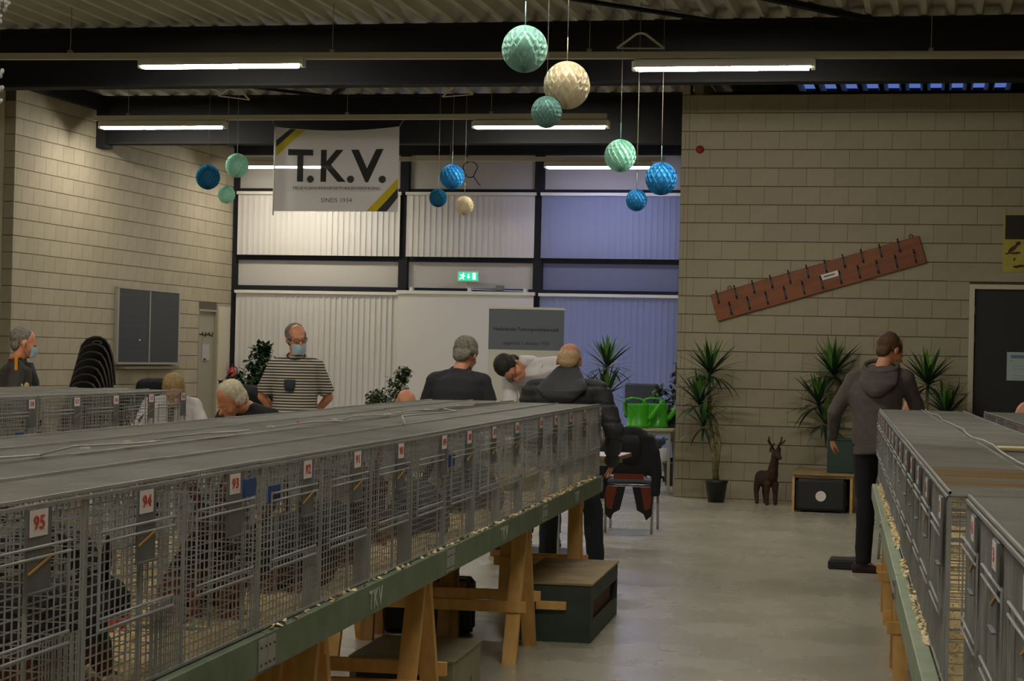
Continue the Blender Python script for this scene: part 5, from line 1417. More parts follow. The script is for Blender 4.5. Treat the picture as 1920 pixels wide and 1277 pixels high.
# ================================================================== CHAIRS
def shell_chair_meshes():
    pts = []
    M0 = face_matrix((1, 0, 0), (0, -0.22, 1), (0, -0.20, 0.52))
    outer = [(-0.215, -0.02), (-0.225, 0.12), (-0.215, 0.24), (-0.18, 0.33), (-0.12, 0.385), (-0.04, 0.405), (0.04, 0.405), (0.12, 0.385), (0.18, 0.33), (0.215, 0.24), (0.225, 0.12), (0.215, -0.02)]
    back = MB(); n = len(outer)
    # curved shell with rim
    vs = []; fs = []
    for ly, off in ((1.0, 0.0), (0.93, -0.006)):
        for (x, z) in outer:
            vs.append(M0 @ V((x * ly, z * ly + (0 if ly == 1 else 0.012), -0.05 * (abs(x) / 0.22) ** 2 * -1 + off)))
    c = M0 @ V((0, 0.18, -0.006))
    for i in range(n - 1): fs.append((i, i + 1, n + i + 1, n + i))
    vs.append(c)
    for i in range(n - 1): fs.append((n + i, n + i + 1, 2 * n))
    fs.append((n, 2 * n, 2 * n - 1))
    back.add(vs, fs, 0, True)
    vs2 = [v + (M0.to_3x3() @ V((0, 0, -0.016))) for v in vs]
    back.add(vs2, [tuple(reversed(f)) for f in fs], 0, True)
    rim = MB().tube([M0 @ V((x, z, 0.05 * (abs(x) / 0.22) ** 2)) for x, z in outer], 0.011, 6)
    slot = MB().tube([M0 @ V((0.06 * cos(a), 0.355 + 0.014 * sin(a), 0.004)) for a in [2 * pi * i / 16 for i in range(17)]], 0.006, 5)
    seat = MB().bbox(-0.21, -0.18, 0.43, 0.21, 0.22, 0.452, 0.01)
    leg = lambda sx, sy: MB().tube([(sx * 0.17, sy * 0.15, 0.43), (sx * 0.22, sy * 0.2 + 0.0, 0.0)], 0.010, 8)
    return back.mesh('backrest', M_black), rim.mesh('rim', mat('worn_chair_rim', '#3a352f', 0.5)), slot.mesh('grip_hole', mat('grip_edge', '#6b665c', 0.5)), seat.mesh('seat', M_black), [leg(a, b_).mesh('leg', M_alu) for a in (-1, 1) for b_ in (-1, 1)]
bk_, rm_, sl_, se_, lg_ = shell_chair_meshes()
stack_names = ['topmost', 'second from the top', 'third from the top', 'fourth from the top', 'fifth from the top', 'sixth from the top', 'seventh from the top', 'eighth from the top', 'ninth from the top', 'second lowest', 'lowest']
SX, SY = -7.34, 16.2
for k in range(11):
    # each higher chair is pushed back and up
    q = 10 - k
    t = thing('stacked_chair', 'black shell chair, %s in the stack beside the blackboard' % stack_names[k], 'chair', (SX + 0.005 * q, SY + 0.03 * q, 0.067 * q), facing(0.12, 1), 'stack of black chairs by the blackboard')
    t.scale = (0.80, 0.95, 1)
    link('backrest', bk_, t); r_ = link('rim', rm_, t); link('seat', se_, t)
    if k == 0: link('grip_hole', sl_, t)
    for m_ in lg_: link('leg', m_, t)
def coat_blob(label, name, prims, loc, rz, m, vox=0.012, amp=0.012, freq=9):
    b = MB(); prims(b)
    me = remesh(b, vox, 3, lambda c: amp * noise.noise(c * freq) + amp * 0.4 * noise.noise(c * freq * 2.6)); me.materials.append(m)
    o = link(name, me, None, loc, rz); tag(o, label, 'coat'); return o
small_chair('black chair beside the stack, draped with dark coats', (-7.13, 17.0, 0), facing(-0.2, -1), M_blackcloth)
coat_blob('dark coats draped over the chair right of the black chair stack', 'draped_coats', lambda b: (b.sphere((0, 0.0, 0.92), (0.25, 0.10, 0.20), 16, 10), b.sphere((0.15, 0.05, 1.08), (0.16, 0.1, 0.09), 14, 8), b.sphere((0.05, -0.02, 0.62), (0.24, 0.09, 0.24), 14, 8), b.cap((0.1, 0, 1.15), 0.07, (0.32, 0.05, 1.17), 0.05)),
          (-7.18, 16.72, 0), 0.1, M_blackcloth)
coat_blob('dark coat hanging from the left side of the black chair stack', 'draped_coat', lambda b: (b.sphere((0, 0.0, 1.12), (0.10, 0.08, 0.14), 14, 8), b.sphere((0.02, 0, 0.9), (0.12, 0.08, 0.2), 14, 8)), (-7.46, 16.25, 0), 0.0, M_blackcloth)

# chair in the aisle with a coat over its back
t = thing('visitor_chair', 'chrome chair with a dark blue seat at the end of the aisle', 'chair', (-2.52, 16.75, 0), facing(-0.05, 1))
MB().bbox(-0.205, -0.20, 0.405, 0.205, 0.24, 0.455, 0.02).build('seat', M_chair_b, t)
MB().bbox(-0.20, -0.245, 0.55, 0.20, -0.215, 0.86, 0.012).build('backrest', M_chair_b, t)
for sx in (-1, 1):
    MB().tube([(sx * 0.205, -0.23, 0.86), (sx * 0.205, -0.215, 0.45), (sx * 0.20, -0.25, 0.0)], 0.012, 8).build('leg', M_chrome, t)
    MB().tube([(sx * 0.205, 0.22, 0.44), (sx * 0.21, 0.25, 0.0)], 0.012, 8).build('leg', M_chrome, t)
MB().tube([(-0.205, -0.215, 0.41), (0.205, -0.215, 0.41), (0.205, 0.22, 0.41), (-0.205, 0.22, 0.41), (-0.205, -0.215, 0.41)], 0.011, 8).build('seat_frame', M_chrome, t)
ct = thing('black_coat', 'black coat with orange-red lining hung over the chrome chair in the aisle', 'coat', (-2.52, 16.75, 0), facing(-0.05, 1))
b = MB()
b.loft([((0, -0.25, 0.50), (0.19, 0, 0), (0, 0.045, 0)), ((0, -0.26, 0.60), (0.21, 0, 0), (0, 0.05, 0)), ((0, -0.255, 0.72), (0.22, 0, 0), (0, 0.055, 0)), ((0, -0.245, 0.82), (0.19, 0, 0), (0, 0.06, 0)), ((0, -0.235, 0.88), (0.13, 0, 0), (0, 0.055, 0)), ((0, -0.235, 0.915), (0.06, 0, 0), (0, 0.035, 0))], 22)
for s in (-1, 1):
    b.loft([((s * 0.15, -0.24, 0.84), (0.06, 0, 0), (0, 0.05, 0)), ((s * 0.205, -0.26, 0.70), (0.06, 0, 0), (0, 0.05, 0)), ((s * 0.235, -0.26, 0.5), (0.05, 0, 0), (0, 0.045, 0)), ((s * 0.225, -0.25, 0.33), (0.035, 0, 0), (0, 0.035, 0))], 14)
me = remesh(b, 0.012, 2, lambda c: 0.010 * noise.noise(c * 10) + 0.004 * noise.noise(c * 25)); me.materials.append(M_blackcloth); link('coat_body', me, ct)
MB().loft([((0, -0.29, 0.60), (0.10, 0, 0), (0, 0.03, 0)), ((0, -0.30, 0.74), (0.11, 0, 0), (0, 0.035, 0)), ((0, -0.28, 0.845), (0.08, 0, 0), (0, 0.035, 0))], 16).build('hood', M_blackcloth, ct)
for s in (-1, 1):
    b = MB(); b.prism([(s * 0.03, 0.40), (s * 0.215, 0.40), (s * 0.20, 0.16), (s * 0.155, 0.115), (s * 0.13, 0.17), (s * 0.075, 0.20)] if s > 0 else [(s * 0.03, 0.40), (s * 0.075, 0.20), (s * 0.13, 0.17), (s * 0.155, 0.115), (s * 0.20, 0.16), (s * 0.215, 0.40)], -0.008, 0.008, M=face_matrix((1, 0, 0), (0, 0, 1), (0, -0.262, 0)))
    b.build('coat_tail', M_blackcloth, ct)
    b = MB(); b.prism([(s * 0.10, 0.40), (s * 0.205, 0.40), (s * 0.19, 0.22), (s * 0.14, 0.20)] if s > 0 else [(s * 0.10, 0.40), (s * 0.14, 0.20), (s * 0.19, 0.22), (s * 0.205, 0.40)], 0.0085, 0.012, M=face_matrix((1, 0, 0), (0, 0, 1), (0, -0.262, 0)))
    b.build('orange_lining', M_orange_lining, ct)
MB().box(-0.13, -0.312, 0.465, 0.13, -0.30, 0.515).build('orange_lining', M_orange_lining, ct)

# blue-grey chair and things by the window at the right
t = thing('office_chair', 'blue-grey padded chair back behind the green watering cans', 'chair', (-3.42, 23.4, 0), facing(0, 1))
MB().bbox(-0.21, -0.05, 0.78, 0.21, 0.0, 1.20, 0.02).build('backrest', M_chair_b, t)
MB().bbox(-0.24, 0.0, 0.44, 0.24, 0.46, 0.52, 0.02).build('seat', M_chair_b, t)
MB().tube([(0, -0.02, 0.8), (0, 0.1, 0.46)], 0.02, 8).build('back_strut', M_iron, t)
MB().tube([(0, 0.22, 0.44), (0, 0.22, 0.1)], 0.025, 10).build('pedestal', M_iron, t)
for i in range(5):
    a = i * 2 * pi / 5; MB().tube([(0, 0.22, 0.11), (0.27 * cos(a), 0.22 + 0.27 * sin(a), 0.05)], 0.016, 6).sphere((0.27 * cos(a), 0.22 + 0.27 * sin(a), 0.03), 0.03, 8, 6).build('leg', M_iron, t)

def watering_can(label, loc, rz, s=1.0):
    t = thing('watering_can', label, 'watering can', loc, rz); t.scale = (s, s, s)
    T = Matrix.Diagonal((0.75, 1, 1, 1))
    b = MB(); b.lathe([(0.0001, 0.0), (0.125, 0), (0.132, 0.012), (0.128, 0.035), (0.122, 0.04), (0.119, 0.17), (0.121, 0.20), (0.119, 0.235), (0.125, 0.262), (0.121, 0.268), (0.112, 0.255), (0.105, 0.20), (0.1, 0.04), (0.0001, 0.03)], 28, M=Matrix.Diagonal((1, 0.8, 1, 1)))
    b.build('can_body', M_can, t)
    MB().tube([(0.10, 0, 0.09), (0.15, 0, 0.13), (0.20, 0, 0.20), (0.25, 0, 0.27), (0.275, 0, 0.315)], [0.036, 0.033, 0.026, 0.018, 0.012], 12).build('spout', M_can, t)
    MB().tube([(-0.118, 0, 0.13), (-0.155, 0, 0.19), (-0.165, 0, 0.26), (-0.14, 0, 0.315), (-0.07, 0, 0.33), (0.02, 0, 0.325), (0.07, 0, 0.30), (0.09, 0, 0.25)], 0.0135, 10).build('handle', M_can, t)
    return t
watering_can('front green watering can on the pale table, spout to the right', (-3.20, 21.60, 0.726), 0.0)
watering_can('second green watering can, half behind the first', (-3.02, 21.86, 0.726), 0.1)
t = thing('plastic_crate', 'dark plastic crate filled with red fruit behind the watering cans', 'crate', (-3.28, 21.42, 0.726), 0)
t.location = (-3.15, 21.98, 0.726)
W_, L_, H_ = 0.52, 0.10, 0.20
b = MB()
b.box(0, 0, 0, 0.42, 0.008, 0.03); b.box(0, 0, 0.17, 0.42, 0.008, 0.20); b.box(0, 0.102, 0, 0.42, 0.11, 0.20); b.box(0, 0, 0, 0.42, 0.11, 0.008)
for i in range(15): b.box(0.03 * i, 0, 0.03, 0.03 * i + 0.010, 0.008, 0.17)
for z in (0.075, 0.12): b.box(0, 0, z, 0.42, 0.008, z + 0.01)
b.box(0, 0.008, 0, 0.008, 0.102, 0.2); b.box(0.412, 0.008, 0, 0.42, 0.102, 0.2)
b.build('crate_body', M_crate_k, t)
fr = MB(); fr.sphere((0, 0, 0), (0.028, 0.028, 0.024), 12, 8); fr.tube([(0, 0, 0.022), (0.003, 0, 0.034)], 0.002, 5)
fm = fr.mesh('red_fruit', M_fruit)
n = 0
for j in range(2):
    for i in range(7):
        o = link('red_fruit', fm, None, loc=(-3.115 + 0.058 * i + (0.02 if j else 0), 22.015 + 0.042 * j, 0.90 + 0.016 * ((i + j) % 2)))
        tag(o, 'round red fruit in the dark crate behind the watering cans', 'fruit', 'red fruit in the dark crate')

# ================================================================== PLANTS
def leaf_mesh(L, w, m, droop):
    b = MB(); n = 7; vs = []; fs = []
    for i in range(n + 1):
        q = i / n
        z = L * (q - 0.0) * cos(droop * q); x = L * q * sin(droop * q) 
        ww = w * (0.55 + 0.9 * sin(pi * min(1, q * 0.9 + 0.08))) * (1 - q ** 4) * 0.6 + 0.0008
        vs += [(x, -ww, z + 0.25 * ww), (x, 0, z - 0.1 * ww), (x, ww, z + 0.25 * ww)]
    for i in range(n):
        a = 3 * i; fs += [(a, a + 1, a + 4, a + 3), (a + 1, a + 2, a + 5, a + 4)]
    b.add(vs, fs, 0, True); return b.mesh('leaf', m)
LV = [leaf_mesh(0.37, 0.021, M_leaf, 0.12), leaf_mesh(0.39, 0.020, M_leaf, 0.25), leaf_mesh(0.33, 0.022, M_leaf_l, 0.08), leaf_mesh(0.34, 0.019, M_leaf, 0.5)]
def dracaena(label, loc, rz, crowns, trunks, pot=True, seed=1, potm=None, sc=1.0):
    r = random.Random(seed)
    t = thing('dracaena_plant', label, 'potted plant', loc, rz); t.scale = (sc, sc, sc)
    MB().lathe([(0.0001, 0), (0.085, 0), (0.115, 0.20), (0.122, 0.205), (0.122, 0.235), (0.108, 0.235), (0.10, 0.20), (0.0001, 0.195)], 24).build('pot', potm or M_pot, t)
    b = MB()
    for pts, rr in trunks: b.tube(pts, rr, 10)
    b.build('trunk', M_trunk, t)
    for (c, n, sp_, s_) in crowns:
        for i in range(n):
            q = (i + 0.5) / n
            el = (0.10 + sp_ * q ** 0.9) ; az = i * 2.39996 + r.uniform(-.2, .2)
            k = 2 if q < 0.22 else (3 if q > 0.85 else (1 if q > 0.5 else 0))
            o = link('leaf', LV[k], t, loc=V(c) + V((0, 0, 0.06 * (0.5 - q))))
            o.rotation_euler = (0, el, az); s2 = s_ * r.uniform(0.85, 1.12); o.scale = (s2, s2, s2)
    return t
dracaena('tall dracaena palm in a black pot against the block wall, left of the deer', (-2.19, 20.55, 0), 0.0,
         [((-0.09, 0.0, 1.36), 52, 1.7, 1.15), ((-0.19, -0.06, 1.04), 48, 1.7, 1.1), ((-0.14, -0.10, 0.80), 26, 2.0, 1.0)],
         [([(0.0, 0, 0.18), (-0.03, 0, 0.5), (-0.09, 0, 0.9), (-0.10, 0, 1.38)], [0.036, 0.030, 0.022, 0.016]), ([(-0.01, 0.0, 0.25), (0.03, -0.02, 0.62), (-0.02, -0.04, 0.85), (-0.17, -0.06, 1.05)], [0.022, 0.018, 0.015, 0.013])], seed=3)
dracaena('dracaena palm in a black pot behind the hooded man', (-0.98, 20.85, 0), 0.0,
         [((-0.02, 0.0, 1.38), 50, 1.7, 1.15), ((-0.17, -0.04, 1.06), 36, 1.7, 1.1), ((-0.10, -0.08, 0.86), 20, 2.1, 1.0)],
         [([(0.0, 0, 0.18), (-0.02, 0, 0.6), (0.0, 0, 1.39)], [0.034, 0.026, 0.016]), ([(0.0, 0, 0.55), (-0.07, -0.02, 0.85), (-0.16, -0.04, 1.07)], [0.018, 0.015, 0.013])], seed=5)
dracaena('dracaena palm in a black pot between the hooded man and the dark door', (-0.02, 20.55, 0), 0.0,
         [((0.0, 0.0, 1.30), 50, 1.65, 1.15), ((0.20, -0.05, 0.98), 44, 1.6, 1.15), ((-0.10, 0.0, 1.0), 10, 1.8, 0.7)],
         [([(0.0, 0, 0.18), (-0.02, 0, 0.6), (0.0, 0, 1.32)], [0.034, 0.026, 0.016]), ([(-0.01, 0, 0.6), (0.08, -0.02, 0.8), (0.19, -0.05, 0.99)], [0.018, 0.015, 0.013])], seed=8)
dracaena('dark dracaena palm before the right window, behind the puffer jacket man', (-3.40, 20.5, 0), 0.0,
         [((0.02, 0.0, 1.40), 44, 1.7, 1.05), ((0.03, -0.04, 1.10), 34, 1.7, 1.05), ((-0.14, 0.0, 0.97), 30, 1.5, 1.0)],
         [([(0.0, 0, 0.18), (0.01, 0, 0.7), (0.02, 0, 1.42)], [0.030, 0.022, 0.016]), ([(0.0, 0, 0.5), (-0.08, 0, 0.8), (-0.14, 0, 1.0)], [0.018, 0.015, 0.013])], seed=11)

def ficus(label, loc, blobs, n, seed, lsize=0.035, m=None, potm=None, name='ficus_tree'):
    r = random.Random(seed)
    t = thing(name, label, 'potted plant', loc)
    MB().lathe([(0.0001, 0), (0.11, 0), (0.14, 0.24), (0.15, 0.25), (0.15, 0.28), (0.13, 0.28), (0.12, 0.24), (0.0001, 0.235)], 22).build('pot', potm or M_pot, t)
    b = MB()
    for (c, rr) in blobs:
        c = V(c); b.tube([(0, 0, 0.2), (c.x * 0.3, c.y * 0.3, 0.3 + (c.z - 0.3) * 0.5), c], [0.014, 0.010, 0.004], 6)
        for i in range(6):
            d = V((r.gauss(0, 1), r.gauss(0, 1), r.gauss(0, 0.8))).normalized() * rr[0] * 0.9
            b.tube([c, c + d * 0.5 + V((0, 0, 0.02)), c + d], [0.004, 0.003, 0.002], 5)
    b.build('branches', M_trunk, t)
    f = MB()
    for i in range(n):
        c, rr = blobs[r.randrange(len(blobs))]; c = V(c)
        d = V((r.gauss(0, 1), r.gauss(0, 1), r.gauss(0, 1))).normalized() * (r.random() ** 0.45)
        p = c + V((d.x * rr[0], d.y * rr[0], d.z * rr[1]))
        a = V((r.gauss(0, 1), r.gauss(0, 1), r.gauss(-0.3, 0.7))).normalized(); x = a.cross(V((0, 0, 1))); 
        if x.length < 0.01: continue
        x.normalize(); s_ = lsize * r.uniform(0.7, 1.3); nn_ = a.cross(x)
        f.add([p, p + a * s_ * .5 + x * s_ * .27, p + a * s_, p + a * s_ * .5 - x * s_ * .27, p + a * s_ * .5 + nn_ * s_ * 0.08], [(0, 1, 4), (1, 2, 4), (2, 3, 4), (3, 0, 4)])
    fo = f.build('foliage', m or M_leaf_f, t); fo['kind'] = 'stuff'
    return t
ficus('small-leaved ficus bush left of the charcoal sweater man, before the windows', (-5.47, 19.3, 0), [((0, 0, 0.98), (0.24, 0.13)), ((-0.12, 0, 1.02), (0.12, 0.12)), ((0.10, 0, 1.15), (0.14, 0.14)), ((0.17, 0, 1.29), (0.08, 0.08)), ((0.06, 0, 0.8), (0.2, 0.15))], 1300, 4, 0.05)
ficus('dark leafy plant left of the man in the striped T-shirt', (-6.75, 18.6, 0), [((0.05, 0, 1.2), (0.2, 0.16)), ((-0.14, 0, 1.15), (0.13, 0.1)), ((0.14, 0, 1.40), (0.16, 0.13)), ((0.2, 0, 1.28), (0.2, 0.15)), ((0.16, 0, 1.52), (0.07, 0.06))], 700, 6, 0.085, M_leaf)
ficus('leafy plant at the edge of the right wall beyond the red fruit', (-2.95, 23.0, 0), [((0, 0, 1.1), (0.10, 0.13)), ((0.0, 0, 1.33), (0.07, 0.14)), ((-0.2, 0, 1.12), (0.1, 0.04)), ((-0.12, 0, 0.98), (0.09, 0.05))], 130, 9, 0.10, M_leaf)
t = thing('white_plant_pot', 'white plant pot with a wilted plant on the floor under the watering can table', 'pot', (-3.55, 26.0, 0))
MB().lathe([(0.0001, 0), (0.11, 0), (0.13, 0.30), (0.12, 0.30), (0.11, 0.27), (0.0001, 0.26)], 20).build('pot', M_whitepot, t)
b = MB()
for i in range(9):
    a = i * 0.7; b.tube([(0, 0, 0.26), (0.08 * cos(a), 0.08 * sin(a), 0.42), (0.2 * cos(a), 0.2 * sin(a), 0.40 + 0.02 * (i % 3))], [0.006, 0.005, 0.015], 5)
b.build('stems', M_leaf, t)

# red chair frame and dark trolley next to the striped man
t = thing('red_framed_chair', 'dark chair with red frame left of the man in the striped T-shirt', 'chair', (-6.18, 17.3, 0), 0.1)
MB().bbox(-0.22, 0, 0.80, 0.22, 0.03, 1.10, 0.012).build('backrest', M_blackcloth, t)
MB().bbox(-0.22, -0.42, 0.44, 0.22, 0.0, 0.48, 0.012).build('seat', M_blackcloth, t)
for sx in (-1, 1):
    MB().tube([(sx * 0.235, 0.015, 1.08), (sx * 0.235, 0.0, 0.5), (sx * 0.235, 0.06, 0.0)], 0.014, 8).build('leg', M_red, t)
    MB().tube([(sx * 0.235, -0.40, 0.46), (sx * 0.235, -0.42, 0.0)], 0.014, 8).build('leg', M_red, t)
coat_blob('black coat hung over the red-framed chair by the plant', 'hung_coat', lambda b: (b.sphere((0, 0.0, 1.02), (0.25, 0.09, 0.16), 16, 10), b.sphere((-0.17, 0.0, 1.12), (0.10, 0.08, 0.08), 14, 8), b.sphere((0.02, -0.02, 0.8), (0.25, 0.08, 0.2), 14, 8)), (-6.24, 17.22, 0), 0.1, M_blackcloth)

# ================================================================== DEER, BOXES BY THE WALL
t = thing('wicker_deer', 'brown wicker deer with antlers standing against the block wall', 'deer figure', (-1.655, 20.50, 0), R(-148))
b = MB()
b.loft([((0, -0.17, 0.26), (0.03, 0, 0), (0, 0, 0.03)), ((0, -0.14, 0.265), (0.075, 0, 0), (0, 0, 0.085)), ((0, -0.02, 0.27), (0.08, 0, 0), (0, 0, 0.085)), ((0, 0.10, 0.28), (0.075, 0, 0), (0, 0.01, 0.09)), ((0, 0.16, 0.32), (0.05, 0, 0), (0, 0.02, 0.06))], 16)
b.cap((0, 0.11, 0.31), 0.062, (0, 0.17, 0.48), 0.04); b.cap((0, 0.17, 0.48), 0.042, (0, 0.19, 0.54), 0.045)
b.sphere((0, 0.20, 0.545), (0.045, 0.055, 0.045), 12, 8); b.cap((0, 0.22, 0.54), 0.034, (0, 0.285, 0.505), 0.022)
for s in (-1, 1):
    for y, ky in ((0.10, 0.0), (-0.12, 0.02)):
        b.cap((s * 0.045, y, 0.22), 0.04, (s * 0.05, y - ky, 0.12), 0.028); b.cap((s * 0.05, y - ky, 0.12), 0.027, (s * 0.05, y + 0.005, 0.018), 0.022)
    b.sphere((s * 0.055, 0.175, 0.585), (0.012, 0.015, 0.032), 8, 6)
b.cap((0, -0.17, 0.31), 0.018, (0, -0.20, 0.26), 0.012)
me = remesh(b, 0.007, 1, lambda c: 0.003 * noise.noise(c * 70)); me.materials.append(M_rattan); link('body', me, t)
b = MB()
for s in (-1, 1):
    b.tube([(s * 0.02, 0.18, 0.58), (s * 0.045, 0.17, 0.63), (s * 0.07, 0.17, 0.67), (s * 0.075, 0.175, 0.72)], [0.013, 0.012, 0.011, 0.008], 8)
    b.tube([(s * 0.05, 0.17, 0.64), (s * 0.085, 0.19, 0.66), (s * 0.10, 0.20, 0.69)], [0.010, 0.009, 0.007], 8)
    b.tube([(s * 0.035, 0.17, 0.615), (s * 0.03, 0.21, 0.65)], [0.009, 0.007], 8)
b.build('antlers', M_rattan, t)

t = thing('birch_bench_box', 'open light birch box bench with a plywood top, holding the black suitcase', 'box', (-1.335, 19.70, 0))
b = MB(); b.box(0, 0, 0, 0.025, 0.90, 0.365); b.box(0.575, 0, 0, 0.60, 0.90, 0.365); b.box(0.025, 0.88, 0, 0.575, 0.90, 0.365); b.box(0.025, 0.02, 0.34, 0.575, 0.88, 0.365)
b.build('box_frame', M_lightwood, t)
MB().bbox(-0.01, -0.02, 0.366, 0.63, 0.93, 0.39, 0.003).build('top_board', M_ply, t)
t = thing('black_suitcase', 'black case with a round white badge inside the birch box', 'suitcase', (-1.295, 19.64, 0))
MB().bbox(0, 0, 0.012, 0.50, 0.18, 0.335, 0.03).build('shell', M_black, t)
MB().tube([(0.2, 0.02, 0.33), (0.2, 0.02, 0.336), (0.3, 0.02, 0.336), (0.3, 0.02, 0.33)], 0.006, 6).build('handle', M_iron, t)
MB().lathe([(0.0001, 0.004), (0.052, 0.004), (0.052, 0)], 24, M=Matrix.Translation((0.25, 0.0, 0.165)) @ Matrix.Rotation(pi / 2, 4, 'X'), smooth=False).build('round_badge', M_card, t)
t.location.z = -0.0
MB().box(0.01, 0.02, 0.0, 0.05, 0.16, 0.02).box(0.45, 0.02, 0.0, 0.49, 0.16, 0.02).build('foot', M_iron, t)
t = thing('dark_green_box', 'dark green carrying box on top of the birch box', 'box', (-1.0, 19.85, 0.391))
MB().bbox(0, 0, 0, 0.42, 0.35, 0.33, 0.006).build('box_body', mat('bottle_green_paint', '#1f3a30', 0.5), t)
MB().bbox(-0.004, -0.004, 0.33, 0.424, 0.354, 0.345, 0.003).build('lid', mat('bottle_green_lid', '#25443a', 0.5), t)
t = thing('flat_black_box', 'flat black box on the floor by the feet of the hooded man', 'box', (-0.70, 14.30, 0), 0.0)
MB().bbox(0, 0, 0, 0.30, 0.30, 0.065, 0.01).build('case', M_black, t)
MB().box(0.02, 0.02, 0.065, 0.28, 0.28, 0.069).build('rubber_top', M_iron, t)
t = thing('blue_scale_platform', 'flat blue-grey board leaning under the table end behind the jeans', 'board', (-3.0, 14.2, 0), 0.0)
MB().bbox(0, 0, 0, 0.42, 0.5, 0.03, 0.005).build('board', M_chair_b, t)

# ================================================================== BANNERS
def roll_banner():
    t = thing('rollup_banner', 'grey and white roll-up banner with club lettering behind the bending judge', 'banner', (-4.845, 21.17, 0), 0.21)
    w, h = 0.845, 2.045
    MB().box(0, -0.002, 0.09, w, 0.002, h - 0.02).build('banner_sheet', M_roll_w, t)
    MB().box(0, -0.0035, h - 0.475, w, -0.002, h - 0.02).build('grey_field', M_roll, t)
    MB().box(-0.01, -0.012, h - 0.02, w + 0.01, 0.012, h + 0.005).build('top_rail', M_white_metal, t)
    MB().bbox(-0.02, -0.1, 0.0, w + 0.02, 0.1, 0.09, 0.02).build('base', M_alu, t)
    MB().tube([(w / 2, 0.02, 0.08), (w / 2, 0.02, h)], 0.008, 6).build('support_pole', M_alu, t)
    link('lettering', text_mesh('Nederlandse Tankonijnenfokkersclub', 0.056, M_roll_t, bold=0.0006, space=0.88), t, M=face_matrix((1, 0, 0), (0, 0, 1), (w / 2, -0.0042, h - 0.245)))
    link('lettering', text_mesh('opgericht 1 oktober 1920', 0.056, M_roll_t, bold=0.0, space=0.9), t, M=face_matrix((1, 0, 0), (0, 0, 1), (w / 2, -0.0042, h - 0.40)))
roll_banner()
def tkv():
    w, h = 1.59, 1.045
    t = thing('club_banner', 'hanging white cloth banner reading T.K.V. with black and yellow corner stripes', 'banner', (-7.975, 22.78, 3.225), 0)
    def sag(x, z):   # wavy cloth: top edge sags, soft folds near the corners
        q = x / w
        dz = -0.05 * (1 - (2 * q - 1) ** 2) * (z / h) ** 3 + 0.012 * (1 - q) * 0
        dy = 0.004 * sin(q * 7 + z * 3) + 0.02 * math.exp(-((q - 0.92) ** 2) * 90) * (1 - z / h) + 0.015 * math.exp(-((q - 0.06) ** 2) * 200)
        return V((x, dy, z + dz))
    def cloth(name, poly_fn, m, off, nx=44, nz=30, part=None):
        b = MB(); vs = {}; L = []
        def vid(i, j):
            if (i, j) not in vs:
                p = sag(w * i / nx, h * j / nz); p.y -= off; vs[(i, j)] = len(L); L.append(p)
            return vs[(i, j)]
        F_ = []
        for i in range(nx):
            for j in range(nz):
                if poly_fn((i + 0.5) / nx, (j + 0.5) / nz): F_.append((vid(i, j), vid(i + 1, j), vid(i + 1, j + 1), vid(i, j + 1)))
        b.add(L, F_, 0, True); return b.build(name, m, t)
    cloth('cloth', lambda a, b_: True, M_cloth_w, 0)
    def band(pts, m, name):
        # diagonal band as a strip following the cloth
        (x0, z0, x1, z1, x2, z2, x3, z3) = pts
        b = MB(); n = 14; L = []
        for i in range(n + 1):
            q = i / n
            for (xa, za, xb, zb) in ((x0, z0, x1, z1), (x3, z3, x2, z2)):
                p = sag(xa + (xb - xa) * q, za + (zb - za) * q); p.y -= 0.003; L.append(p)
        b.add(L, [(2 * i, 2 * i + 1, 2 * i + 3, 2 * i + 2) for i in range(n)], 0, True); b.build(name, m, t)
    band((0.01, 0.76 * h, 0.17 * w, h - 0.006, 0.12 * w - 0.0, h - 0.006, 0.01, 0.84 * h), M_print_k, 'black_stripe')
    band((0.01, 0.65 * h, 0.245 * w, h - 0.01, 0.17 * w, h - 0.01, 0.01, 0.755 * h), M_print_y, 'yellow_stripe')
    band((0.75 * w, 0.006, w - 0.006, 0.40 * h, w - 0.006, 0.285 * h, 0.83 * w, 0.006), M_print_y, 'yellow_stripe')
    band((0.83 * w, 0.006, w - 0.006, 0.283 * h, w - 0.006, 0.17 * h, 0.91 * w, 0.006), M_print_k, 'black_stripe')
    def wrap(s, size, x, z, m, bold, space, name, sx=1.0):
        me = text_mesh(s, size, m, bold=bold, space=space, align='CENTER')
        for v in me.vertices:
            p = sag(x + v.co.x * sx, z + v.co.y); v.co = V((p.x, p.y - 0.010 - v.co.z, p.z))
        link(name, me, t)
    wrap('T', 0.56, 0.335, 0.548, M_print_k, 0.014, 1.0, 'letter', 0.95)
    wrap('K', 0.56, 0.735, 0.548, M_print_k, 0.015, 1.0, 'letter', 0.86)
    wrap('V', 0.56, 1.19, 0.548, M_print_k, 0.016, 1.0, 'letter', 1.06)
    for x in (0.470, 0.985, 1.385):
        b = MB(); L = [sag(x + 0.046 * cos(a), 0.398 + 0.046 * sin(a)) - V((0, 0.010, 0)) for a in [2 * pi * i / 20 for i in range(20)]]
        b.add(L, [tuple(range(20))]); b.build('full_stop', M_print_k, t)
    wrap('TIELSE KLEINDIERENSPORTFOKKERSVERENIGING', 0.050, 0.80, 0.285, M_print_g, 0.0006, 1.0, 'lettering', 1.02)
    wrap('SINDS 1934', 0.075, 0.81, 0.135, M_print_g, 0.0, 1.08, 'lettering')
    MB().tube([(0, 0, h), (-0.03, -0.03, h + 0.06), (-0.01, -0.12, h + 0.10)], 0.004, 5).tube([(w, 0, h), (w + 0.05, -0.05, h + 0.05), (w + 0.09, -0.13, h + 0.07)], 0.004, 5).build('tie_cord', M_string, t)
    MB().tube([(-0.006, 0, -0.05), (-0.004, 0, h)], 0.010, 6).build('hem_cord', M_cloth_w, t)
tkv()

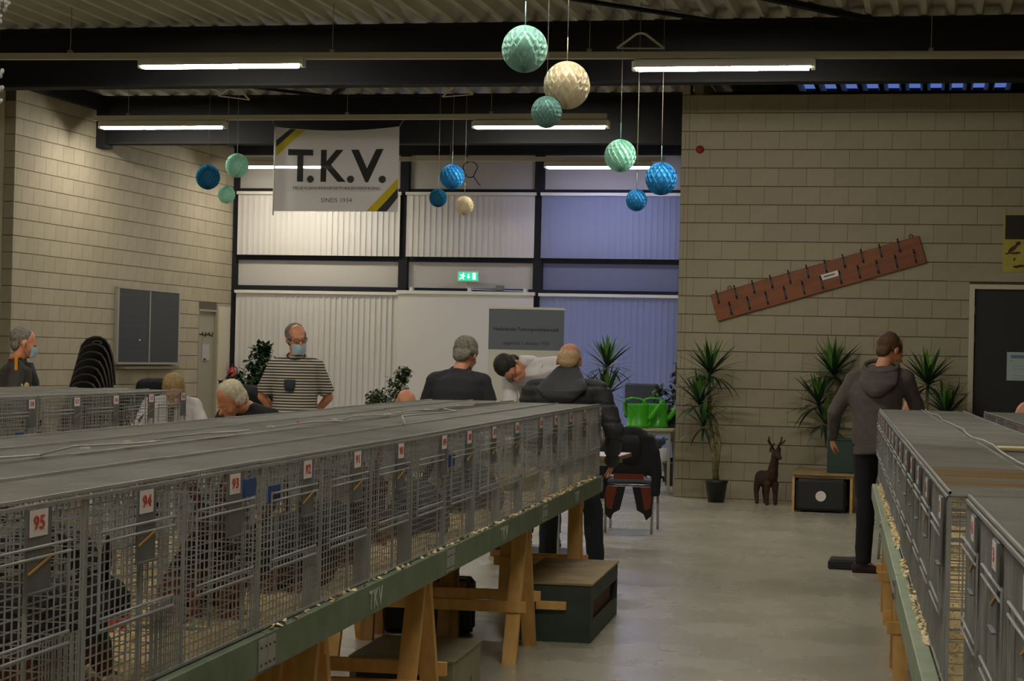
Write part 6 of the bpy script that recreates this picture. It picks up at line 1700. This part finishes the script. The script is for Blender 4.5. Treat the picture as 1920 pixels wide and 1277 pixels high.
# ================================================================== PAPER BALLS AND HANGERS
def ball_mesh(m, seed=0):
    b = MB(); NS = 34; NR = 22
    for s in range(NS):
        a0 = 2 * pi * s / NS
        vs = []; fs = []
        for j in range(NR + 1):
            th = pi * j / NR
            wob = (1 if s % 2 else -1) * sin(j * pi / 2.0 + 0.4) * (pi / NS) * 0.92
            for rad in (0.25, 0.7, 1.0):
                a = a0 + wob * (1 if rad > 0.5 else 0.6)
                rr = sin(th) * rad if rad < 1 else sin(th) * (1 - 0.01 * (s % 3))
                vs.append((rr * cos(a), rr * sin(a), -cos(th) * (rad if rad < 1 else 1.0) * (1 if rad == 1 else 1)))
        for j in range(NR):
            for k in range(2):
                q = j * 3 + k; fs.append((q, q + 1, q + 4, q + 3))
        b.add(vs, fs, 0, False)
    return b.mesh('paper_honeycomb', m)
cols = {'teal': ('#a3c9bd', ), 'cream': ('#f0e6cd',), 'greyteal': ('#93b9b3',), 'mint': ('#b9ead8',), 'blue': ('#3f9fd2',), 'navyblue': ('#2b7ba0',)}
BM = {k: ball_mesh(mat('honeycomb_paper_' + k, v[0], 0.85, transl=0.3)) for k, v in cols.items()}
BS = {k: mat('honeycomb_core_' + k, v[0], 0.9) for k, v in cols.items()}
def ball(label, pos, r, col, ztop, sm, group=None, rot=0.0):
    t = thing('paper_ball', label, 'paper ball', pos, rot)
    o = link('honeycomb', BM[col], t); o.scale = (r, r, r * 1.03)
    MB().sphere((0, 0, 0), (r * 0.86, r * 0.86, r * 0.88), 20, 12).build('core', BS[col], t)
    z1 = ztop - pos[2]
    MB().tube([(0, 0, r * 0.98), (0, 0, r + 0.16)], 0.003, 5).build('ribbon', sm, t)
    MB().tube([(0, 0, r + 0.15), (0, 0, 4.865 - pos[2])], 0.0022, 5).build('string', M_string, t)
    return t
ball('large teal honeycomb ball, topmost of the three nearest hanging balls', (-2.622, 12.324, 3.50), 0.150, 'teal', 4.74, M_string_t)
ball('large cream-white honeycomb ball, right of the large teal one', (-2.349, 12.383, 3.27), 0.152, 'cream', 4.74, M_string, rot=0.5)
ball('grey-teal honeycomb ball hanging low before the strip lamp', (-2.453, 12.25, 3.078), 0.101, 'greyteal', 4.74, M_string_t, rot=0.3)
ball('mint green honeycomb ball left of the block wall edge', (-2.88, 17.95, 3.40), 0.150, 'mint', 4.29, M_string_t)
ball('bright blue honeycomb ball, the largest by the block wall edge', (-2.49, 17.95, 3.185), 0.150, 'blue', 4.28, M_string_t, rot=0.2)
ball('small blue honeycomb ball hanging lowest by the block wall edge', (-2.71, 17.90, 2.98), 0.100, 'blue', 4.285, M_string_t, rot=0.7)
ball('dark blue honeycomb ball, largest of the three by the middle window', (-5.74, 22.9, 3.665), 0.150, 'blue', 4.56, M_string_t, rot=0.1)
ball('small dark blue honeycomb ball left below the larger blue one', (-5.73, 22.2, 3.35), 0.107, 'navyblue', 4.54, M_string_t)
ball('small cream honeycomb ball by the middle window', (-5.42, 22.25, 3.265), 0.110, 'cream', 4.55, M_string)
ball('dark blue honeycomb ball left of the club banner', (-8.60, 22.15, 3.585), 0.148, 'navyblue', 4.42, M_string_t)
ball('mint honeycomb ball touching the end of the half-hidden lamp, left of the banner', (-8.25, 22.20, 3.73), 0.142, 'mint', 4.43, M_string_t, rot=0.4)
ball('small mint honeycomb ball hanging lowest left of the banner', (-8.10, 21.47, 3.315), 0.102, 'mint', 4.42, M_string_t)
M_hang = mat('pale_wooden_hanger', '#d3cdbd', 0.6)
def hanger(label, pos, w, rot, tilt, zt=4.74):
    t = thing('coat_hanger', label, 'coat hanger', pos, rot)
    b = MB()
    b.tube([(-w / 2, 0, -0.04 - tilt), (-w * 0.1, 0, 0.09), (0, 0, 0.10), (w * 0.1, 0, 0.09), (w / 2, 0, -0.04 + tilt)], 0.011, 8)
    b.tube([(-w / 2, 0, -0.04 - tilt), (w / 2, 0, -0.04 + tilt)], 0.007, 8)
    b.build('hanger_frame', M_hang, t)
    MB().tube([(0, 0, 0.10), (0, 0, zt - pos[2])], 0.003, 6).build('hook_wire', M_iron, t)
hanger('pale coat hanger above the right strip lamp, carrying paper balls', (-2.63, 17.42, 4.36), 0.43, 0.1, 0.0)
hanger('pale coat hanger in the middle under the steel deck', (-5.52, 22.2, 4.60), 0.36, 0.25, 0.02, 4.75)
hanger('pale coat hanger above the left strip lamp, carrying paper balls', (-8.20, 21.9, 4.55), 0.42, -0.15, -0.03, 4.75)
# tinsel garland at the upper left corner, close to the camera
t = thing('tinsel_garland', 'sparkling white garland of small flowers hanging at the upper left picture edge', 'garland', (-2.368, 4.605, 2.13), 0)
b = MB(); r_ = random.Random(3)
pts = [V((0.012 * sin(i * 1.1), 0, 0.035 * i)) for i in range(18)]
for i, p in enumerate(pts):
    if 2 < i < 6 and i % 2: continue
    for k in range(9 if i > 6 else 4):
        d = V((r_.gauss(0, 1), r_.gauss(0, 1), r_.gauss(0, 1))).normalized() * (0.018 if i > 6 else 0.008)
        b.sphere(p + d, 0.006, 6, 4)
b.build('blossoms', M_tinsel, t)
MB().tube([V((0, 0, 0)), V((0, 0, 2.6))], 0.0012, 5).build('string', M_string, t)
